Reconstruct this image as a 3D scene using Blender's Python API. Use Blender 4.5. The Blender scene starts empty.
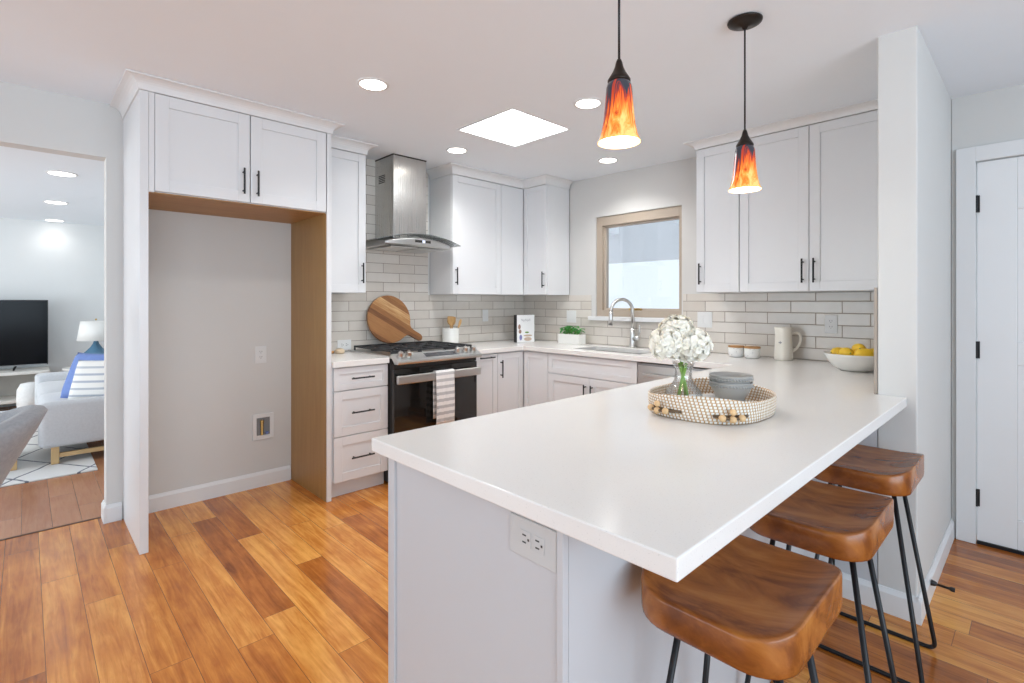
import bpy, bmesh, math, random
from mathutils import Vector, Matrix
random.seed(7)
sc = bpy.context.scene
PI = math.pi
# ------------------------------------------------------------------ camera, world, exposure
CAM = Vector((3.8438, -3.8465, 1.3125)); YAW = 0.8075; FPX = 508.55
cam_d = bpy.data.cameras.new('camera'); cam = bpy.data.objects.new('camera', cam_d)
sc.collection.objects.link(cam)
cam.location = CAM; cam.rotation_euler = (PI/2, 0, YAW)
cam_d.sensor_width = 36.0; cam_d.lens = FPX/1024*36.0
cam_d.shift_x = 0.0; cam_d.shift_y = -(341.5-301.4)/1024
cam_d.clip_start = 0.05
sc.camera = cam
world = bpy.data.worlds.new('overcast_sky'); sc.world = world; world.use_nodes = True
bg = world.node_tree.nodes['Background']; bg.inputs[0].default_value = (0.82, 0.915, 1.0, 1); bg.inputs[1].default_value = 1.10
sc.view_settings.view_transform = 'Standard'; sc.view_settings.look = 'None'
sc.view_settings.exposure = 0.15; sc.view_settings.gamma = 1.0; sc.view_settings.use_curve_mapping = False

def area_light(name, loc, rot, sx, sy, power, color=(1, 1, 1)):
    d = bpy.data.lights.new(name, 'AREA'); d.shape = 'RECTANGLE'; d.size = sx; d.size_y = sy
    d.energy = power; d.color = color
    o = bpy.data.objects.new(name, d); sc.collection.objects.link(o); o.location = loc; o.rotation_euler = rot
    return o
# added fill lights at unseen east, dining and living-room windows, tilted up for the ceilings
area_light('east_window_fill', (6.85, -4.2, 1.35), (0, PI/2+.60, 0), 1.9, 4.6, 145, (0.68, 0.85, 1.0))
area_light('dining_window_fill', (1.2, -7.8, 1.25), (PI/2+.60, 0, 0), 3.6, 1.9, 56, (0.70, 0.86, 1.0))
area_light('living_window_fill', (-2.8, -7.8, 1.25), (PI/2+.30, 0, 0), 3.4, 1.9, 108, (0.90, 0.97, 1.0))

# ------------------------------------------------------------------ materials
MATS = {}
class NT:
    def __init__(s, name):
        s.m = bpy.data.materials.new(name); s.m.use_nodes = True
        s.t = s.m.node_tree; s.n = s.t.nodes; s.b = s.n['Principled BSDF']; s.out = s.n['Material Output']
    def node(s, t, **kw):
        nd = s.n.new(t)
        for k, v in kw.items(): setattr(nd, k, v)
        return nd
    def set(s, nd, key, v):
        if hasattr(v, 'is_linked') or isinstance(v, bpy.types.NodeSocket): s.t.links.new(v, nd.inputs[key])
        else: nd.inputs[key].default_value = v
    def math(s, op, a, b=None, c=None):
        nd = s.node('ShaderNodeMath', operation=op); s.set(nd, 0, a)
        if b is not None: s.set(nd, 1, b)
        if c is not None: s.set(nd, 2, c)
        return nd.outputs[0]
    def coord(s): return s.node('ShaderNodeTexCoord').outputs['Object']
    def sep(s, v):
        nd = s.node('ShaderNodeSeparateXYZ'); s.set(nd, 0, v); return nd.outputs
    def comb(s, x=0., y=0., z=0.):
        nd = s.node('ShaderNodeCombineXYZ'); s.set(nd, 0, x); s.set(nd, 1, y); s.set(nd, 2, z); return nd.outputs[0]
    def mapping(s, v, scale=(1, 1, 1), rot=(0, 0, 0), loc=(0, 0, 0)):
        nd = s.node('ShaderNodeMapping'); s.set(nd, 0, v); nd.inputs['Scale'].default_value = scale
        nd.inputs['Rotation'].default_value = rot; nd.inputs['Location'].default_value = loc; return nd.outputs[0]
    def noise(s, v, scale=5., detail=4., rough=.55, dist=0.):
        nd = s.node('ShaderNodeTexNoise'); s.set(nd, 'Vector', v); s.set(nd, 'Scale', scale); s.set(nd, 'Detail', detail)
        s.set(nd, 'Roughness', rough); s.set(nd, 'Distortion', dist); return nd.outputs[0]
    def white(s, v):
        nd = s.node('ShaderNodeTexWhiteNoise'); s.set(nd, 'Vector', v); return nd.outputs[0]
    def ramp(s, f, stops, interp='LINEAR'):
        nd = s.node('ShaderNodeValToRGB'); s.set(nd, 0, f); r = nd.color_ramp; r.interpolation = interp
        while len(r.elements) < len(stops): r.elements.new(0.5)
        for e, (p, c) in zip(r.elements, stops): e.position = p; e.color = tuple(c)+(1,) if len(c) == 3 else c
        return nd.outputs[0]
    def mix(s, f, a, b, typ='MIX'):
        nd = s.node('ShaderNodeMix', data_type='RGBA', blend_type=typ); s.set(nd, 0, f)
        for k, v in ((6, a), (7, b)):
            if isinstance(v, tuple) and len(v) == 3: v = v+(1,)
            s.set(nd, k, v)
        return nd.outputs[2]
    def base(s, c):
        if isinstance(c, tuple) and len(c) == 3: c = c+(1,)
        s.set(s.b, 'Base Color', c)
    def bump(s, h, strength=.3, dist=.01):
        nd = s.node('ShaderNodeBump'); s.set(nd, 'Height', h); nd.inputs['Strength'].default_value = strength
        nd.inputs['Distance'].default_value = dist; s.set(s.b, 'Normal', nd.outputs[0])

def plain(name, col, rough=.5, metal=0., var=.03, scale=8., bump=0., spec=None, trans=0., sheen=0., aniso=None):
    if name in MATS: return MATS[name]
    k = NT(name); v = k.coord()
    n = k.noise(v, scale, 3.)
    lo = tuple(max(0, c*(1-var)) for c in col); hi = tuple(min(1, c*(1+var)) for c in col)
    k.base(k.mix(n, lo, hi)); k.b.inputs['Roughness'].default_value = rough; k.b.inputs['Metallic'].default_value = metal
    if spec is not None: k.b.inputs['Specular IOR Level'].default_value = spec
    if trans: k.b.inputs['Transmission Weight'].default_value = trans
    if sheen: k.b.inputs['Sheen Weight'].default_value = sheen
    if bump: k.bump(k.noise(v, scale*12, 2.), bump, .002)
    MATS[name] = k.m; return k.m

def emit(name, col, strength):
    k = NT(name); k.base(col); k.b.inputs['Emission Color'].default_value = col+(1,); k.b.inputs['Emission Strength'].default_value = strength
    return k.m

M_WALL = plain('wall_paint', (.645, .635, .615), .7, var=.01)
M_CEIL = plain('ceiling_paint', (.84, .89, .94), .8, var=.008)
M_TRIM = plain('trim_paint', (.77, .77, .77), .4, var=.01)
M_CAB = plain('cabinet_paint', (.738, .742, .752), .32, var=.008)
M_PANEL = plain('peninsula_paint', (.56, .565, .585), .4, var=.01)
M_BLACK = plain('matte_black_metal', (.014, .014, .016), .4, metal=.3, var=.1)
M_BRONZE = plain('dark_bronze', (.030, .022, .018), .35, metal=.7, var=.2)
M_PLATE = plain('white_plastic', (.74, .74, .73), .35, var=.01)
M_SLOT = plain('socket_slot_dark', (.05, .05, .05), .6)
M_CERAMIC = plain('white_ceramic', (.84, .83, .79), .2, var=.015)
M_CREAM = plain('cream_ceramic', (.83, .79, .70), .3, var=.02)
M_GREYCER = plain('grey_ceramic', (.37, .355, .335), .28, var=.06)
M_TAN = plain('tan_window_frame', (.44, .365, .29), .5, var=.04)
M_SLABS = plain('tile_edge_trim', (.36, .30, .25), .5)
M_STEM = plain('green_stem', (.20, .38, .06), .5, var=.25, scale=30)
M_LEAF = plain('leaf_green', (.075, .36, .07), .45, var=.45, scale=25)
M_SOIL = plain('dark_soil', (.03, .022, .015), .9)
M_LEMON = plain('lemon_peel', (.86, .55, .03), .38, var=.1, scale=20, bump=.3)
M_LEMONTIP = plain('lemon_green_tip', (.16, .24, .04), .5)
M_BEAD = plain('wood_bead', (.72, .47, .24), .5, var=.12, scale=40)
M_ROPE = plain('dark_jute_rope', (.14, .09, .05), .8, var=.3, scale=90)
M_NAPKIN = plain('white_linen', (.82, .80, .77), .85, var=.04, scale=60, bump=.2)
M_SOFA = plain('light_grey_upholstery', (.60, .61, .63), .9, var=.10, scale=70, bump=.25, sheen=.2)
M_CHAIR = plain('grey_tweed', (.29, .295, .31), .9, var=.22, scale=90, bump=.3, sheen=.2)
M_OAK = plain('light_oak', (.60, .40, .19), .5, var=.15, scale=15)
M_BLUE = plain('blue_cotton', (.16, .24, .52), .85, var=.1, scale=30)
M_LAMPBLUE = plain('blue_glass_lamp', (.10, .22, .34), .12, var=.2)
M_SHADE = plain('white_lamp_shade', (.88, .87, .84), .8)
M_WASH = plain('whitewashed_wood', (.74, .72, .68), .6, var=.06, scale=20)
M_GREYWOOD = plain('grey_wood_backing', (.50, .47, .43), .7, var=.08)
M_POUF = plain('white_knit', (.80, .80, .79), .9, var=.10, scale=40, bump=.4)
M_BRASS = plain('brass', (.62, .43, .16), .3, metal=1., var=.05)
M_SHADOWGAP = plain('dark_gap', (.025, .022, .020), .7)
M_GREYBLUE = plain('painted_patio_timber', (.92, .93, .94), .7, var=.03)
M_PAVE = plain('pale_paving', (.86, .86, .86), .8, var=.05)

def mk_steel(name, col, rough, streak_axis):
    k = NT(name); v = k.coord(); sc_ = [3, 3, 3]
    for i in range(3):
        if i != streak_axis: sc_[i] = 420
    n = k.noise(k.mapping(v, tuple(sc_)), 1., 3.)
    k.base(k.mix(n, tuple(c*.97 for c in col), tuple(min(1, c*1.02) for c in col)))
    k.b.inputs['Metallic'].default_value = 1.; k.set(k.b, 'Roughness', k.math('MULTIPLY_ADD', n, .05, rough+.03))
    k.b.inputs['Anisotropic'].default_value = .4
    return k.m
M_STEEL = mk_steel('brushed_steel', (.62, .615, .60), .24, 1)
M_STEELV = mk_steel('brushed_steel_upright', (.60, .59, .57), .22, 2)
M_SINK = mk_steel('sink_steel', (.07, .062, .055), .48, 0)
M_NICKEL = plain('brushed_nickel', (.66, .655, .64), .30, metal=1., var=.03)

def mk_quartz():
    k = NT('white_quartz'); v = k.coord()
    n = k.noise(v, 260., 2.); m = k.noise(v, 2.2, 5.)
    c = k.mix(m, (.80, .775, .745), (.835, .815, .79))
    sp = k.ramp(n, [(.30, (.86, .86, .86)), (.36, (1, 1, 1))])
    k.base(k.mix(1., c, sp, 'MULTIPLY')); k.b.inputs['Roughness'].default_value = .17
    return k.m
M_QUARTZ = mk_quartz()

def mk_tile(name, axis):
    k = NT(name); p = k.sep(k.coord()); u = p[axis]; z = p[2]
    TL, TH, G = .3075, .0795, .0022
    row = k.math('FLOOR', k.math('DIVIDE', k.math('SUBTRACT', z, .9165), TH))
    fz = k.math('SUBTRACT', k.math('DIVIDE', k.math('SUBTRACT', z, .9165), TH), row)
    par = k.math('MODULO', k.math('ADD', row, 40.), 2.)
    us = k.math('ADD', k.math('DIVIDE', k.math('ADD', u, 9.976), TL), k.math('MULTIPLY', par, .5))
    col = k.math('FLOOR', us); fu = k.math('SUBTRACT', us, col)
    eu = k.math('MULTIPLY', k.math('MINIMUM', fu, k.math('SUBTRACT', 1., fu)), TL)
    ez = k.math('MULTIPLY', k.math('MINIMUM', fz, k.math('SUBTRACT', 1., fz)), TH)
    d = k.math('MINIMUM', eu, ez)
    g = k.math('LESS_THAN', d, G)
    rnd = k.white(k.comb(row, col, 3.))
    tone = k.math('ADD', k.math('MULTIPLY', rnd, .6), k.math('MULTIPLY', k.noise(k.coord(), 14., 3.), .4))
    c = k.ramp(tone, [(0., (.59, .535, .475)), (.5, (.67, .62, .56)), (1., (.75, .71, .66))])
    k.base(k.mix(g, c, (.30, .245, .20)))
    k.set(k.b, 'Roughness', k.math('MULTIPLY_ADD', g, .6, .13))
    h = k.math('SMOOTH_MIN', k.math('MULTIPLY', d, 200.), 1., .3)
    h2 = k.math('ADD', h, k.math('MULTIPLY', k.noise(k.coord(), 9., 2.), .5))
    k.bump(h2, .35, .004)
    return k.m
M_TILE_Y = mk_tile('subway_tile_west', 1); M_TILE_X = mk_tile('subway_tile_north', 0)

def mk_floor(name, w, L, off, stops, gap=(.10, .045, .02)):
    k = NT(name); v = k.coord(); p = k.sep(v)
    ys = k.math('DIVIDE', k.math('ADD', p[1], off), w); row = k.math('FLOOR', ys); fy = k.math('SUBTRACT', ys, row)
    xs = k.math('ADD', k.math('DIVIDE', k.math('ADD', p[0], 20.), L), k.white(k.comb(row, 1.7, .3)))
    col = k.math('FLOOR', xs); fx = k.math('SUBTRACT', xs, col)
    rnd = k.white(k.comb(row, col, 9.1))
    e = k.math('MINIMUM', k.math('MULTIPLY', k.math('MINIMUM', fy, k.math('SUBTRACT', 1., fy)), w),
               k.math('MULTIPLY', k.math('MINIMUM', fx, k.math('SUBTRACT', 1., fx)), L))
    gp = k.math('LESS_THAN', e, .0009)
    gv = k.comb(k.math('ADD', k.math('MULTIPLY', p[0], 1.6), k.math('MULTIPLY', rnd, 37.)), k.math('MULTIPLY', p[1], 22.), rnd)
    gr = k.noise(gv, 1.6, 6., .62, .8)
    blot = k.noise(k.comb(k.math('ADD', p[0], k.math('MULTIPLY', rnd, 11.)), k.math('MULTIPLY', p[1], 2.2), rnd), 4.5, 4.)
    tone = k.math('ADD', k.math('MULTIPLY', rnd, .24), k.math('ADD', k.math('MULTIPLY', gr, .46), k.math('MULTIPLY', blot, .30)))
    c = k.ramp(tone, stops)
    fleck = k.ramp(k.noise(k.comb(k.math('MULTIPLY', p[0], 9.), k.math('MULTIPLY', p[1], 110.), rnd), 1., 2.), [(.30, (.62, .55, .5)), (.42, (1, 1, 1))])
    c = k.mix(.25, c, k.mix(1., c, fleck, 'MULTIPLY'))
    k.base(k.mix(gp, c, gap)); k.set(k.b, 'Roughness', k.math('MULTIPLY_ADD', gr, .12, .14))
    k.bump(k.math('SUBTRACT', k.math('MULTIPLY', gr, .06), k.math('MULTIPLY', gp, 1.)), .25, .002)
    return k.m
M_FLOOR = mk_floor('eucalyptus_planks', .1315, 1.25, .112,
    [(.30, (.20, .050, .008)), (.43, (.43, .130, .022)), (.54, (.60, .215, .038)), (.68, (.84, .40, .095))])
M_FLOOR2 = mk_floor('living_planks', .1315, 1.1, .05,
    [(.2, (.33, .12, .05)), (.5, (.46, .20, .095)), (.8, (.56, .28, .14))])

def mk_wood(name, stops, scale=(1, 1, 1), rough=.4, nscale=3., dist=1.2, bump=.1):
    k = NT(name); v = k.coord()
    n = k.noise(k.mapping(v, scale), nscale, 6., .6, dist)
    k.base(k.ramp(n, stops)); k.b.inputs['Roughness'].default_value = rough
    k.bump(n, bump, .002)
    return k.m
M_SEAT = mk_wood('stool_walnut', [(.24, (.075, .020, .005)), (.40, (.21, .060, .012)), (.52, (.35, .115, .022)), (.64, (.46, .175, .038)), (.80, (.58, .27, .075))],
                 (1.6, 3.6, 3.0), .26, 2.4, 1.0, .06)
M_PLY = mk_wood('maple_ply', [(.2, (.37, .205, .068)), (.8, (.46, .27, .095))], (14, 14, 1.0), .42, 2.5, .3, .02)
M_PLYDARK = mk_wood('header_ply', [(.2, (.36, .19, .06)), (.8, (.50, .28, .10))], (6, 1.2, 6), .5, 3., .3, .02)
M_SPOON = mk_wood('spoon_wood', [(.2, (.42, .22, .07)), (.8, (.70, .43, .18))], (8, 8, 1.5), .5)
M_LID = mk_wood('acacia_lid', [(.2, (.36, .16, .05)), (.8, (.58, .31, .11))], (8, 2, 8), .45)

def mk_board():
    k = NT('acacia_board'); v = k.coord(); p = k.sep(v)
    s = k.math('MULTIPLY', k.math('ADD', p[1], .5), 24.)
    idx = k.math('FLOOR', s); rnd = k.white(k.comb(idx, 2.3, 1.))
    gr = k.noise(k.mapping(v, (4, 40, 4)), 2., 5., .6, .6)
    t = k.math('ADD', k.math('MULTIPLY', rnd, .62), k.math('MULTIPLY', gr, .38))
    k.base(k.ramp(t, [(.2, (.14, .050, .016)), (.45, (.30, .125, .040)), (.66, (.42, .20, .07)), (.82, (.68, .44, .21))]))
    k.b.inputs['Roughness'].default_value = .45
    return k.m
M_BOARD = mk_board()

def mk_glass(name, col=(1, 1, 1), rough=.0, ior=1.45):
    k = NT(name); n = k.noise(k.coord(), 3., 1.)
    k.base(k.mix(n, tuple(c*.99 for c in col), col)); k.b.inputs['Transmission Weight'].default_value = 1.; k.b.inputs['Roughness'].default_value = rough
    k.b.inputs['IOR'].default_value = ior
    return k.m
def mk_thin(name, tint=(.97, .98, .98), gloss=.10, fk=.8):
    k = NT(name); tr = k.node('ShaderNodeBsdfTransparent'); tr.inputs[0].default_value = tint+(1,)
    gl = k.node('ShaderNodeBsdfGlossy'); gl.inputs['Roughness'].default_value = .02
    fr = k.node('ShaderNodeFresnel'); fr.inputs[0].default_value = 1.5
    mx = k.node('ShaderNodeMixShader'); k.set(mx, 0, k.math('MULTIPLY_ADD', fr.outputs[0], fk, gloss*.2)); k.set(mx, 1, tr.outputs[0]); k.set(mx, 2, gl.outputs[0])
    k.t.links.new(mx.outputs[0], k.out.inputs['Surface']); return k.m
M_PANE = mk_thin('window_glass', (.97, .98, 1.0)); M_HOODGLASS = mk_thin('hood_glass', (.93, .945, .945), .25)
M_VASE = mk_thin('vase_glass', (.985, .99, .99), .10, .45)
M_OVENGLASS = plain('oven_black_glass', (.012, .011, .010), .04, var=.1, spec=.7)
M_TVSCREEN = plain('tv_screen', (.004, .004, .005), .16, var=.1, spec=.12)
M_GRATE = plain('cast_iron', (.020, .021, .024), .5, var=.15)

def mk_pendant():
    k = NT('art_glass_flame'); v = k.coord(); p = k.sep(v)
    n = k.noise(k.mapping(v, (42, 42, 7)), 1., 4., .6, 1.4)
    zz = k.math('MULTIPLY', p[2], 1/.182)     # 0 at rim .. 1 at top
    t = k.math('ADD', n, k.math('MULTIPLY', k.math('SUBTRACT', .46, zz), .48))
    c = k.ramp(t, [(.30, (.030, .035, .048)), (.38, (.20, .03, .035)), (.45, (.55, .05, .012)), (.53, (.80, .15, .018)), (.62, (.90, .30, .04)), (.76, (.98, .58, .18))])
    k.base(c); k.b.inputs['Roughness'].default_value = .12
    k.set(k.b, 'Emission Color', c); k.b.inputs['Emission Strength'].default_value = .30
    return k.m
M_FLAME = mk_pendant()
M_GLOWGLASS = emit('lit_glass_lining', (1., .93, .80), 2.6)
M_BULB = emit('bulb', (1., .90, .74), 6.)
M_DOWN = emit('downlight_diffuser', (1., .965, .90), 9.)
M_DOWN2 = emit('downlight_diffuser_living', (1., .97, .93), 7.)
M_SKY = emit('skylight_diffuser', (.93, .97, 1.), 12.)
M_DISPLAY = plain('control_display', (.05, .05, .055), .2)
M_LED = emit('hood_display', (.55, .62, .80), .7)

def mk_towel():
    k = NT('striped_towel'); p = k.sep(k.coord())
    f = k.math('FRACT', k.math('MULTIPLY', p[2], 1/.049))
    st = k.math('GREATER_THAN', f, .55)
    k.base(k.mix(st, (.84, .83, .82), (.52, .52, .53))); k.b.inputs['Roughness'].default_value = .9
    k.bump(k.noise(k.coord(), 300., 2.), .2, .002); return k.m
M_TOWEL = mk_towel()
def mk_stripecushion():
    k = NT('striped_cushion'); p = k.sep(k.coord())
    f = k.math('FRACT', k.math('MULTIPLY', k.math('ADD', p[2], 3.), 1/.058))
    st = k.math('LESS_THAN', k.math('ABSOLUTE', k.math('SUBTRACT', f, .5)), .15)
    rr = k.white(k.comb(k.math('FLOOR', k.math('MULTIPLY', k.math('ADD', p[2], 3.), 1/.058)), 2., 5.))
    k.base(k.mix(st, (.83, .82, .79), k.mix(rr, (.20, .27, .45), (.50, .52, .56)))); k.b.inputs['Roughness'].default_value = .9; return k.m
M_STRIPE = mk_stripecushion()
def mk_rug():
    k = NT('diamond_rug'); p = k.sep(k.coord())
    x = k.math('ADD', p[0], k.math('MULTIPLY', k.noise(k.coord(), 6., 2.), .06))
    def lines(sgn):
        a = k.math('ADD', k.math('MULTIPLY', x, 1.5), k.math('MULTIPLY', p[1], sgn*2.3))
        f = k.math('FRACT', k.math('ADD', a, 20.)); return k.math('LESS_THAN', f, .045)
    g = k.math('MAXIMUM', lines(1.), lines(-1.))
    k.base(k.mix(g, (.80, .80, .79), (.16, .17, .21))); k.b.inputs['Roughness'].default_value = .95
    k.bump(k.noise(k.coord(), 160., 2.), .5, .006); return k.m
M_RUG = mk_rug()
def mk_basket():
    k = NT('woven_basket'); p = k.sep(k.coord())
    ang = k.math('ARCTAN2', p[1], p[0])
    zr = k.math('MULTIPLY', p[2], 1/.0098); fz = k.math('FRACT', zr)
    fa = k.math('FRACT', k.math('ADD', k.math('MULTIPLY', k.math('ADD', ang, 4.), 17.), k.math('MULTIPLY', k.math('FLOOR', zr), .22)))
    st = k.math('MULTIPLY', k.math('GREATER_THAN', fa, .36), k.math('GREATER_THAN', fz, .22))
    n = k.noise(k.coord(), 60., 2.)
    k.base(k.mix(st, k.mix(n, (.42, .24, .11), (.62, .40, .21)), k.mix(n, (.76, .72, .64), (.86, .84, .80)))); k.b.inputs['Roughness'].default_value = .85
    k.bump(k.math('ADD', k.math('PINGPONG', fz, .5), k.math('MULTIPLY', k.math('PINGPONG', fa, .5), .6)), .7, .004); return k.m
M_BASKET = mk_basket()
def mk_petal():
    k = NT('hydrangea_petal'); n = k.noise(k.coord(), 22., 2.)
    k.base(k.mix(n, (.96, .885, .75), (.98, .93, .83))); k.b.inputs['Roughness'].default_value = .7
    k.b.inputs['Subsurface Weight'].default_value = .35; k.b.inputs['Subsurface Radius'].default_value = (.04, .038, .03); return k.m
M_PETAL = mk_petal()
def mk_speckle():
    k = NT('speckled_ceramic'); n = k.noise(k.coord(), 120., 2.)
    k.base(k.ramp(n, [(.30, (.50, .50, .49)), (.40, (.82, .82, .80))])); k.b.inputs['Roughness'].default_value = .35; return k.m
M_SPECK = mk_speckle()

# ------------------------------------------------------------------ mesh helpers
COL = sc.collection
class MB:
    def __init__(s): s.bm = bmesh.new()
    def box(s, x0, x1, y0, y1, z0, z1):
        x0, x1 = sorted((x0, x1)); y0, y1 = sorted((y0, y1)); z0, z1 = sorted((z0, z1))
        v = [s.bm.verts.new(c) for c in ((x0,y0,z0),(x1,y0,z0),(x1,y1,z0),(x0,y1,z0),(x0,y0,z1),(x1,y0,z1),(x1,y1,z1),(x0,y1,z1))]
        for f in ((3,2,1,0),(4,5,6,7),(0,1,5,4),(1,2,6,5),(2,3,7,6),(3,0,4,7)): s.bm.faces.new([v[i] for i in f])
        return s
    def hexa(s, pts):
        v = [s.bm.verts.new(c) for c in pts]
        for f in ((3,2,1,0),(4,5,6,7),(0,1,5,4),(1,2,6,5),(2,3,7,6),(3,0,4,7)): s.bm.faces.new([v[i] for i in f])
        return s
    def loft(s, rings, cap=True, closed_ring=True, loop=False):
        R = [[s.bm.verts.new(p) for p in r] for r in rings]
        n = len(R[0])
        m = len(R)
        for i in range(m if loop else m-1):
            a, b = R[i], R[(i+1) % m]
            for j in range(n if closed_ring else n-1):
                s.bm.faces.new((a[j], a[(j+1) % n], b[(j+1) % n], b[j]))
        if cap and closed_ring and not loop:
            s.bm.faces.new(list(reversed(R[0]))); s.bm.faces.new(R[-1])
        return s
    def tube(s, pts, r, seg=10, cap=True, loop=False):
        pts = [Vector(p) for p in pts]; rings = []; n = len(pts); ref = None
        for i, p in enumerate(pts):
            if loop: t = pts[(i+1) % n]-pts[i-1]
            else: t = pts[min(i+1, n-1)]-pts[max(i-1, 0)]
            t.normalize()
            if ref is None:
                ref = Vector((0, 0, 1)) if abs(t.z) < .9 else Vector((1, 0, 0))
            u = (ref - t*ref.dot(t)).normalized(); ref = u; w = t.cross(u)
            rr = r[i] if isinstance(r, (list, tuple)) else r
            rings.append([p+(u*math.cos(2*PI*k/seg)+w*math.sin(2*PI*k/seg))*rr for k in range(seg)])
        return s.loft(rings, cap, True, loop)
    def cyl(s, p0, p1, r, seg=20, r1=None):
        return s.tube([p0, p1], [r, r if r1 is None else r1], seg)
    def lathe(s, prof, c=(0, 0, 0), seg=32, cap=True, sx=1., sy=1.):
        rings = [[(c[0]+sx*r*math.cos(2*PI*k/seg), c[1]+sy*r*math.sin(2*PI*k/seg), c[2]+z) for k in range(seg)] for r, z in prof]
        return s.loft(rings, cap)
    def ball(s, c, r, sx=1., sy=1., sz=1., seg=16, rings=10):
        pr = [(max(1e-4, r*math.sin(PI*i/rings)), -r*sz*math.cos(PI*i/rings)) for i in range(rings+1)]
        return s.lathe(pr, c, seg, True, sx, sy)
    def poly(s, pts): s.bm.faces.new([s.bm.verts.new(p) for p in pts]); return s
    def prism(s, pts2, fn0, fn1):
        return s.loft([[fn0(*p) for p in pts2], [fn1(*p) for p in pts2]])
def build(mb, name, mat, parent=None, bevel=0., smooth=False, seg=2, origin=None, solid=0., subsurf=0):
    bm = mb.bm
    bmesh.ops.recalc_face_normals(bm, faces=bm.faces[:])
    off = Vector((0, 0, 0))
    p = parent
    while p is not None: off += p.location; p = p.parent
    if origin is not None:
        loc = Vector(origin)-off; bm.transform(Matrix.Translation(-Vector(origin)))
    else:
        loc = Vector((0, 0, 0)); bm.transform(Matrix.Translation(-off))
    me = bpy.data.meshes.new(name); bm.to_mesh(me); bm.free()
    for m in (mat if isinstance(mat, (list, tuple)) else [mat]): me.materials.append(m)
    o = bpy.data.objects.new(name, me); COL.objects.link(o); o.location = loc
    if parent is not None: o.parent = parent
    if smooth:
        for f in me.polygons: f.use_smooth = True
    if solid:
        md = o.modifiers.new('solid', 'SOLIDIFY'); md.thickness = solid; md.offset = 0
    if bevel:
        md = o.modifiers.new('bevel', 'BEVEL'); md.width = bevel; md.segments = seg; md.limit_method = 'ANGLE'; md.angle_limit = math.radians(40)
    if subsurf:
        md = o.modifiers.new('sub', 'SUBSURF'); md.levels = subsurf; md.render_levels = subsurf
    return o
def tag(o, label, cat, group=None):
    o['label'] = label; o['category'] = cat
    if group: o['group'] = group
    return o
def thing(name, label, cat, loc, group=None):
    o = bpy.data.objects.new(name, None); COL.objects.link(o); o.location = loc; o.empty_display_size = .05
    return tag(o, label, cat, group)
def struct(mb, name, mat, parent=None, **kw):
    o = build(mb, name, mat, parent, **kw)
    if parent is None: o['kind'] = 'structure'
    return o
def dup(root, loc, label=None, rotz=None, group=None):
    def cp(o, par):
        c = o.copy(); COL.objects.link(c)
        if par: c.parent = par
        for ch in list(o.children): cp(ch, c)
        return c
    r = cp(root, None); r.location = loc
    if rotz is not None: r.rotation_euler = (0, 0, rotz)
    if label: r['label'] = label
    if group: r['group'] = group
    return r
def bezier(p0, p1, p2, p3, n=12):
    p0, p1, p2, p3 = map(Vector, (p0, p1, p2, p3))
    return [p0*(1-t)**3+p1*3*t*(1-t)**2+p2*3*t*t*(1-t)+p3*t**3 for t in [i/n for i in range(n+1)]]
def rrect(w, d, r, n=6):
    P = []
    for cx, cy, a0 in ((w/2-r, d/2-r, 0), (-w/2+r, d/2-r, 90), (-w/2+r, -d/2+r, 180), (w/2-r, -d/2+r, 270)):
        for i in range(n+1):
            a = math.radians(a0+90*i/n); P.append((cx+r*math.cos(a), cy+r*math.sin(a)))
    return P

# ------------------------------------------------------------------ room shell
def zc(x): return 2.485-.013*x
ZB = .915
struct(MB().box(-.115, 7.0, -8.0, 0, -.12, 0), 'floor', M_FLOOR)
struct(MB().box(-5.3, -.121, -8.0, 0, -.12, 0), 'floor_living', M_FLOOR2)
struct(MB().box(-.128, -.108, -8.0, -3.50, -.02, .002), 'trim_threshold', plain('dark_seam', (.10, .045, .02), .6))
# ceiling with a square hole for the skylight
SKX, SKY_ = (1.120, 1.657), (-1.750, -1.210)
cm = MB()
for x0, x1, y0, y1 in ((-.12, SKX[0], -8, .3), (SKX[1], 7, -8, .3), (SKX[0], SKX[1], -8, SKY_[0]), (SKX[0], SKX[1], SKY_[1], .3)):
    cm.hexa([(x0,y0,zc(x0)),(x1,y0,zc(x1)),(x1,y1,zc(x1)),(x0,y1,zc(x0)),(x0,y0,2.75),(x1,y0,2.75),(x1,y1,2.75),(x0,y1,2.75)])
struct(cm, 'ceiling', M_CEIL)
struct(MB().box(-5.3, -.13, -8, 0, 2.35, 2.5), 'ceiling_living', M_CEIL)
# west wall with the wide opening to the living room
OPY, OPZ = -3.50, 2.166
ww = MB().box(-.115, 0, OPY, .14, 0, 2.6).box(-.115, 0, -8.0, OPY, OPZ, 2.6)
struct(ww, 'wall_west', M_WALL)
# north wall with window opening
WX0, WX1, WZ0, WZ1 = .955, 1.815, 1.175, 2.095
wn = MB().box(0, WX0, 0, .14, 0, 2.6).box(WX1, 3.49, 0, .14, 0, 2.6).box(WX0, WX1, 0, .14, 0, WZ0).box(WX0, WX1, 0, .14, WZ1, 2.6)
struct(wn, 'wall_north', M_WALL)
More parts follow.
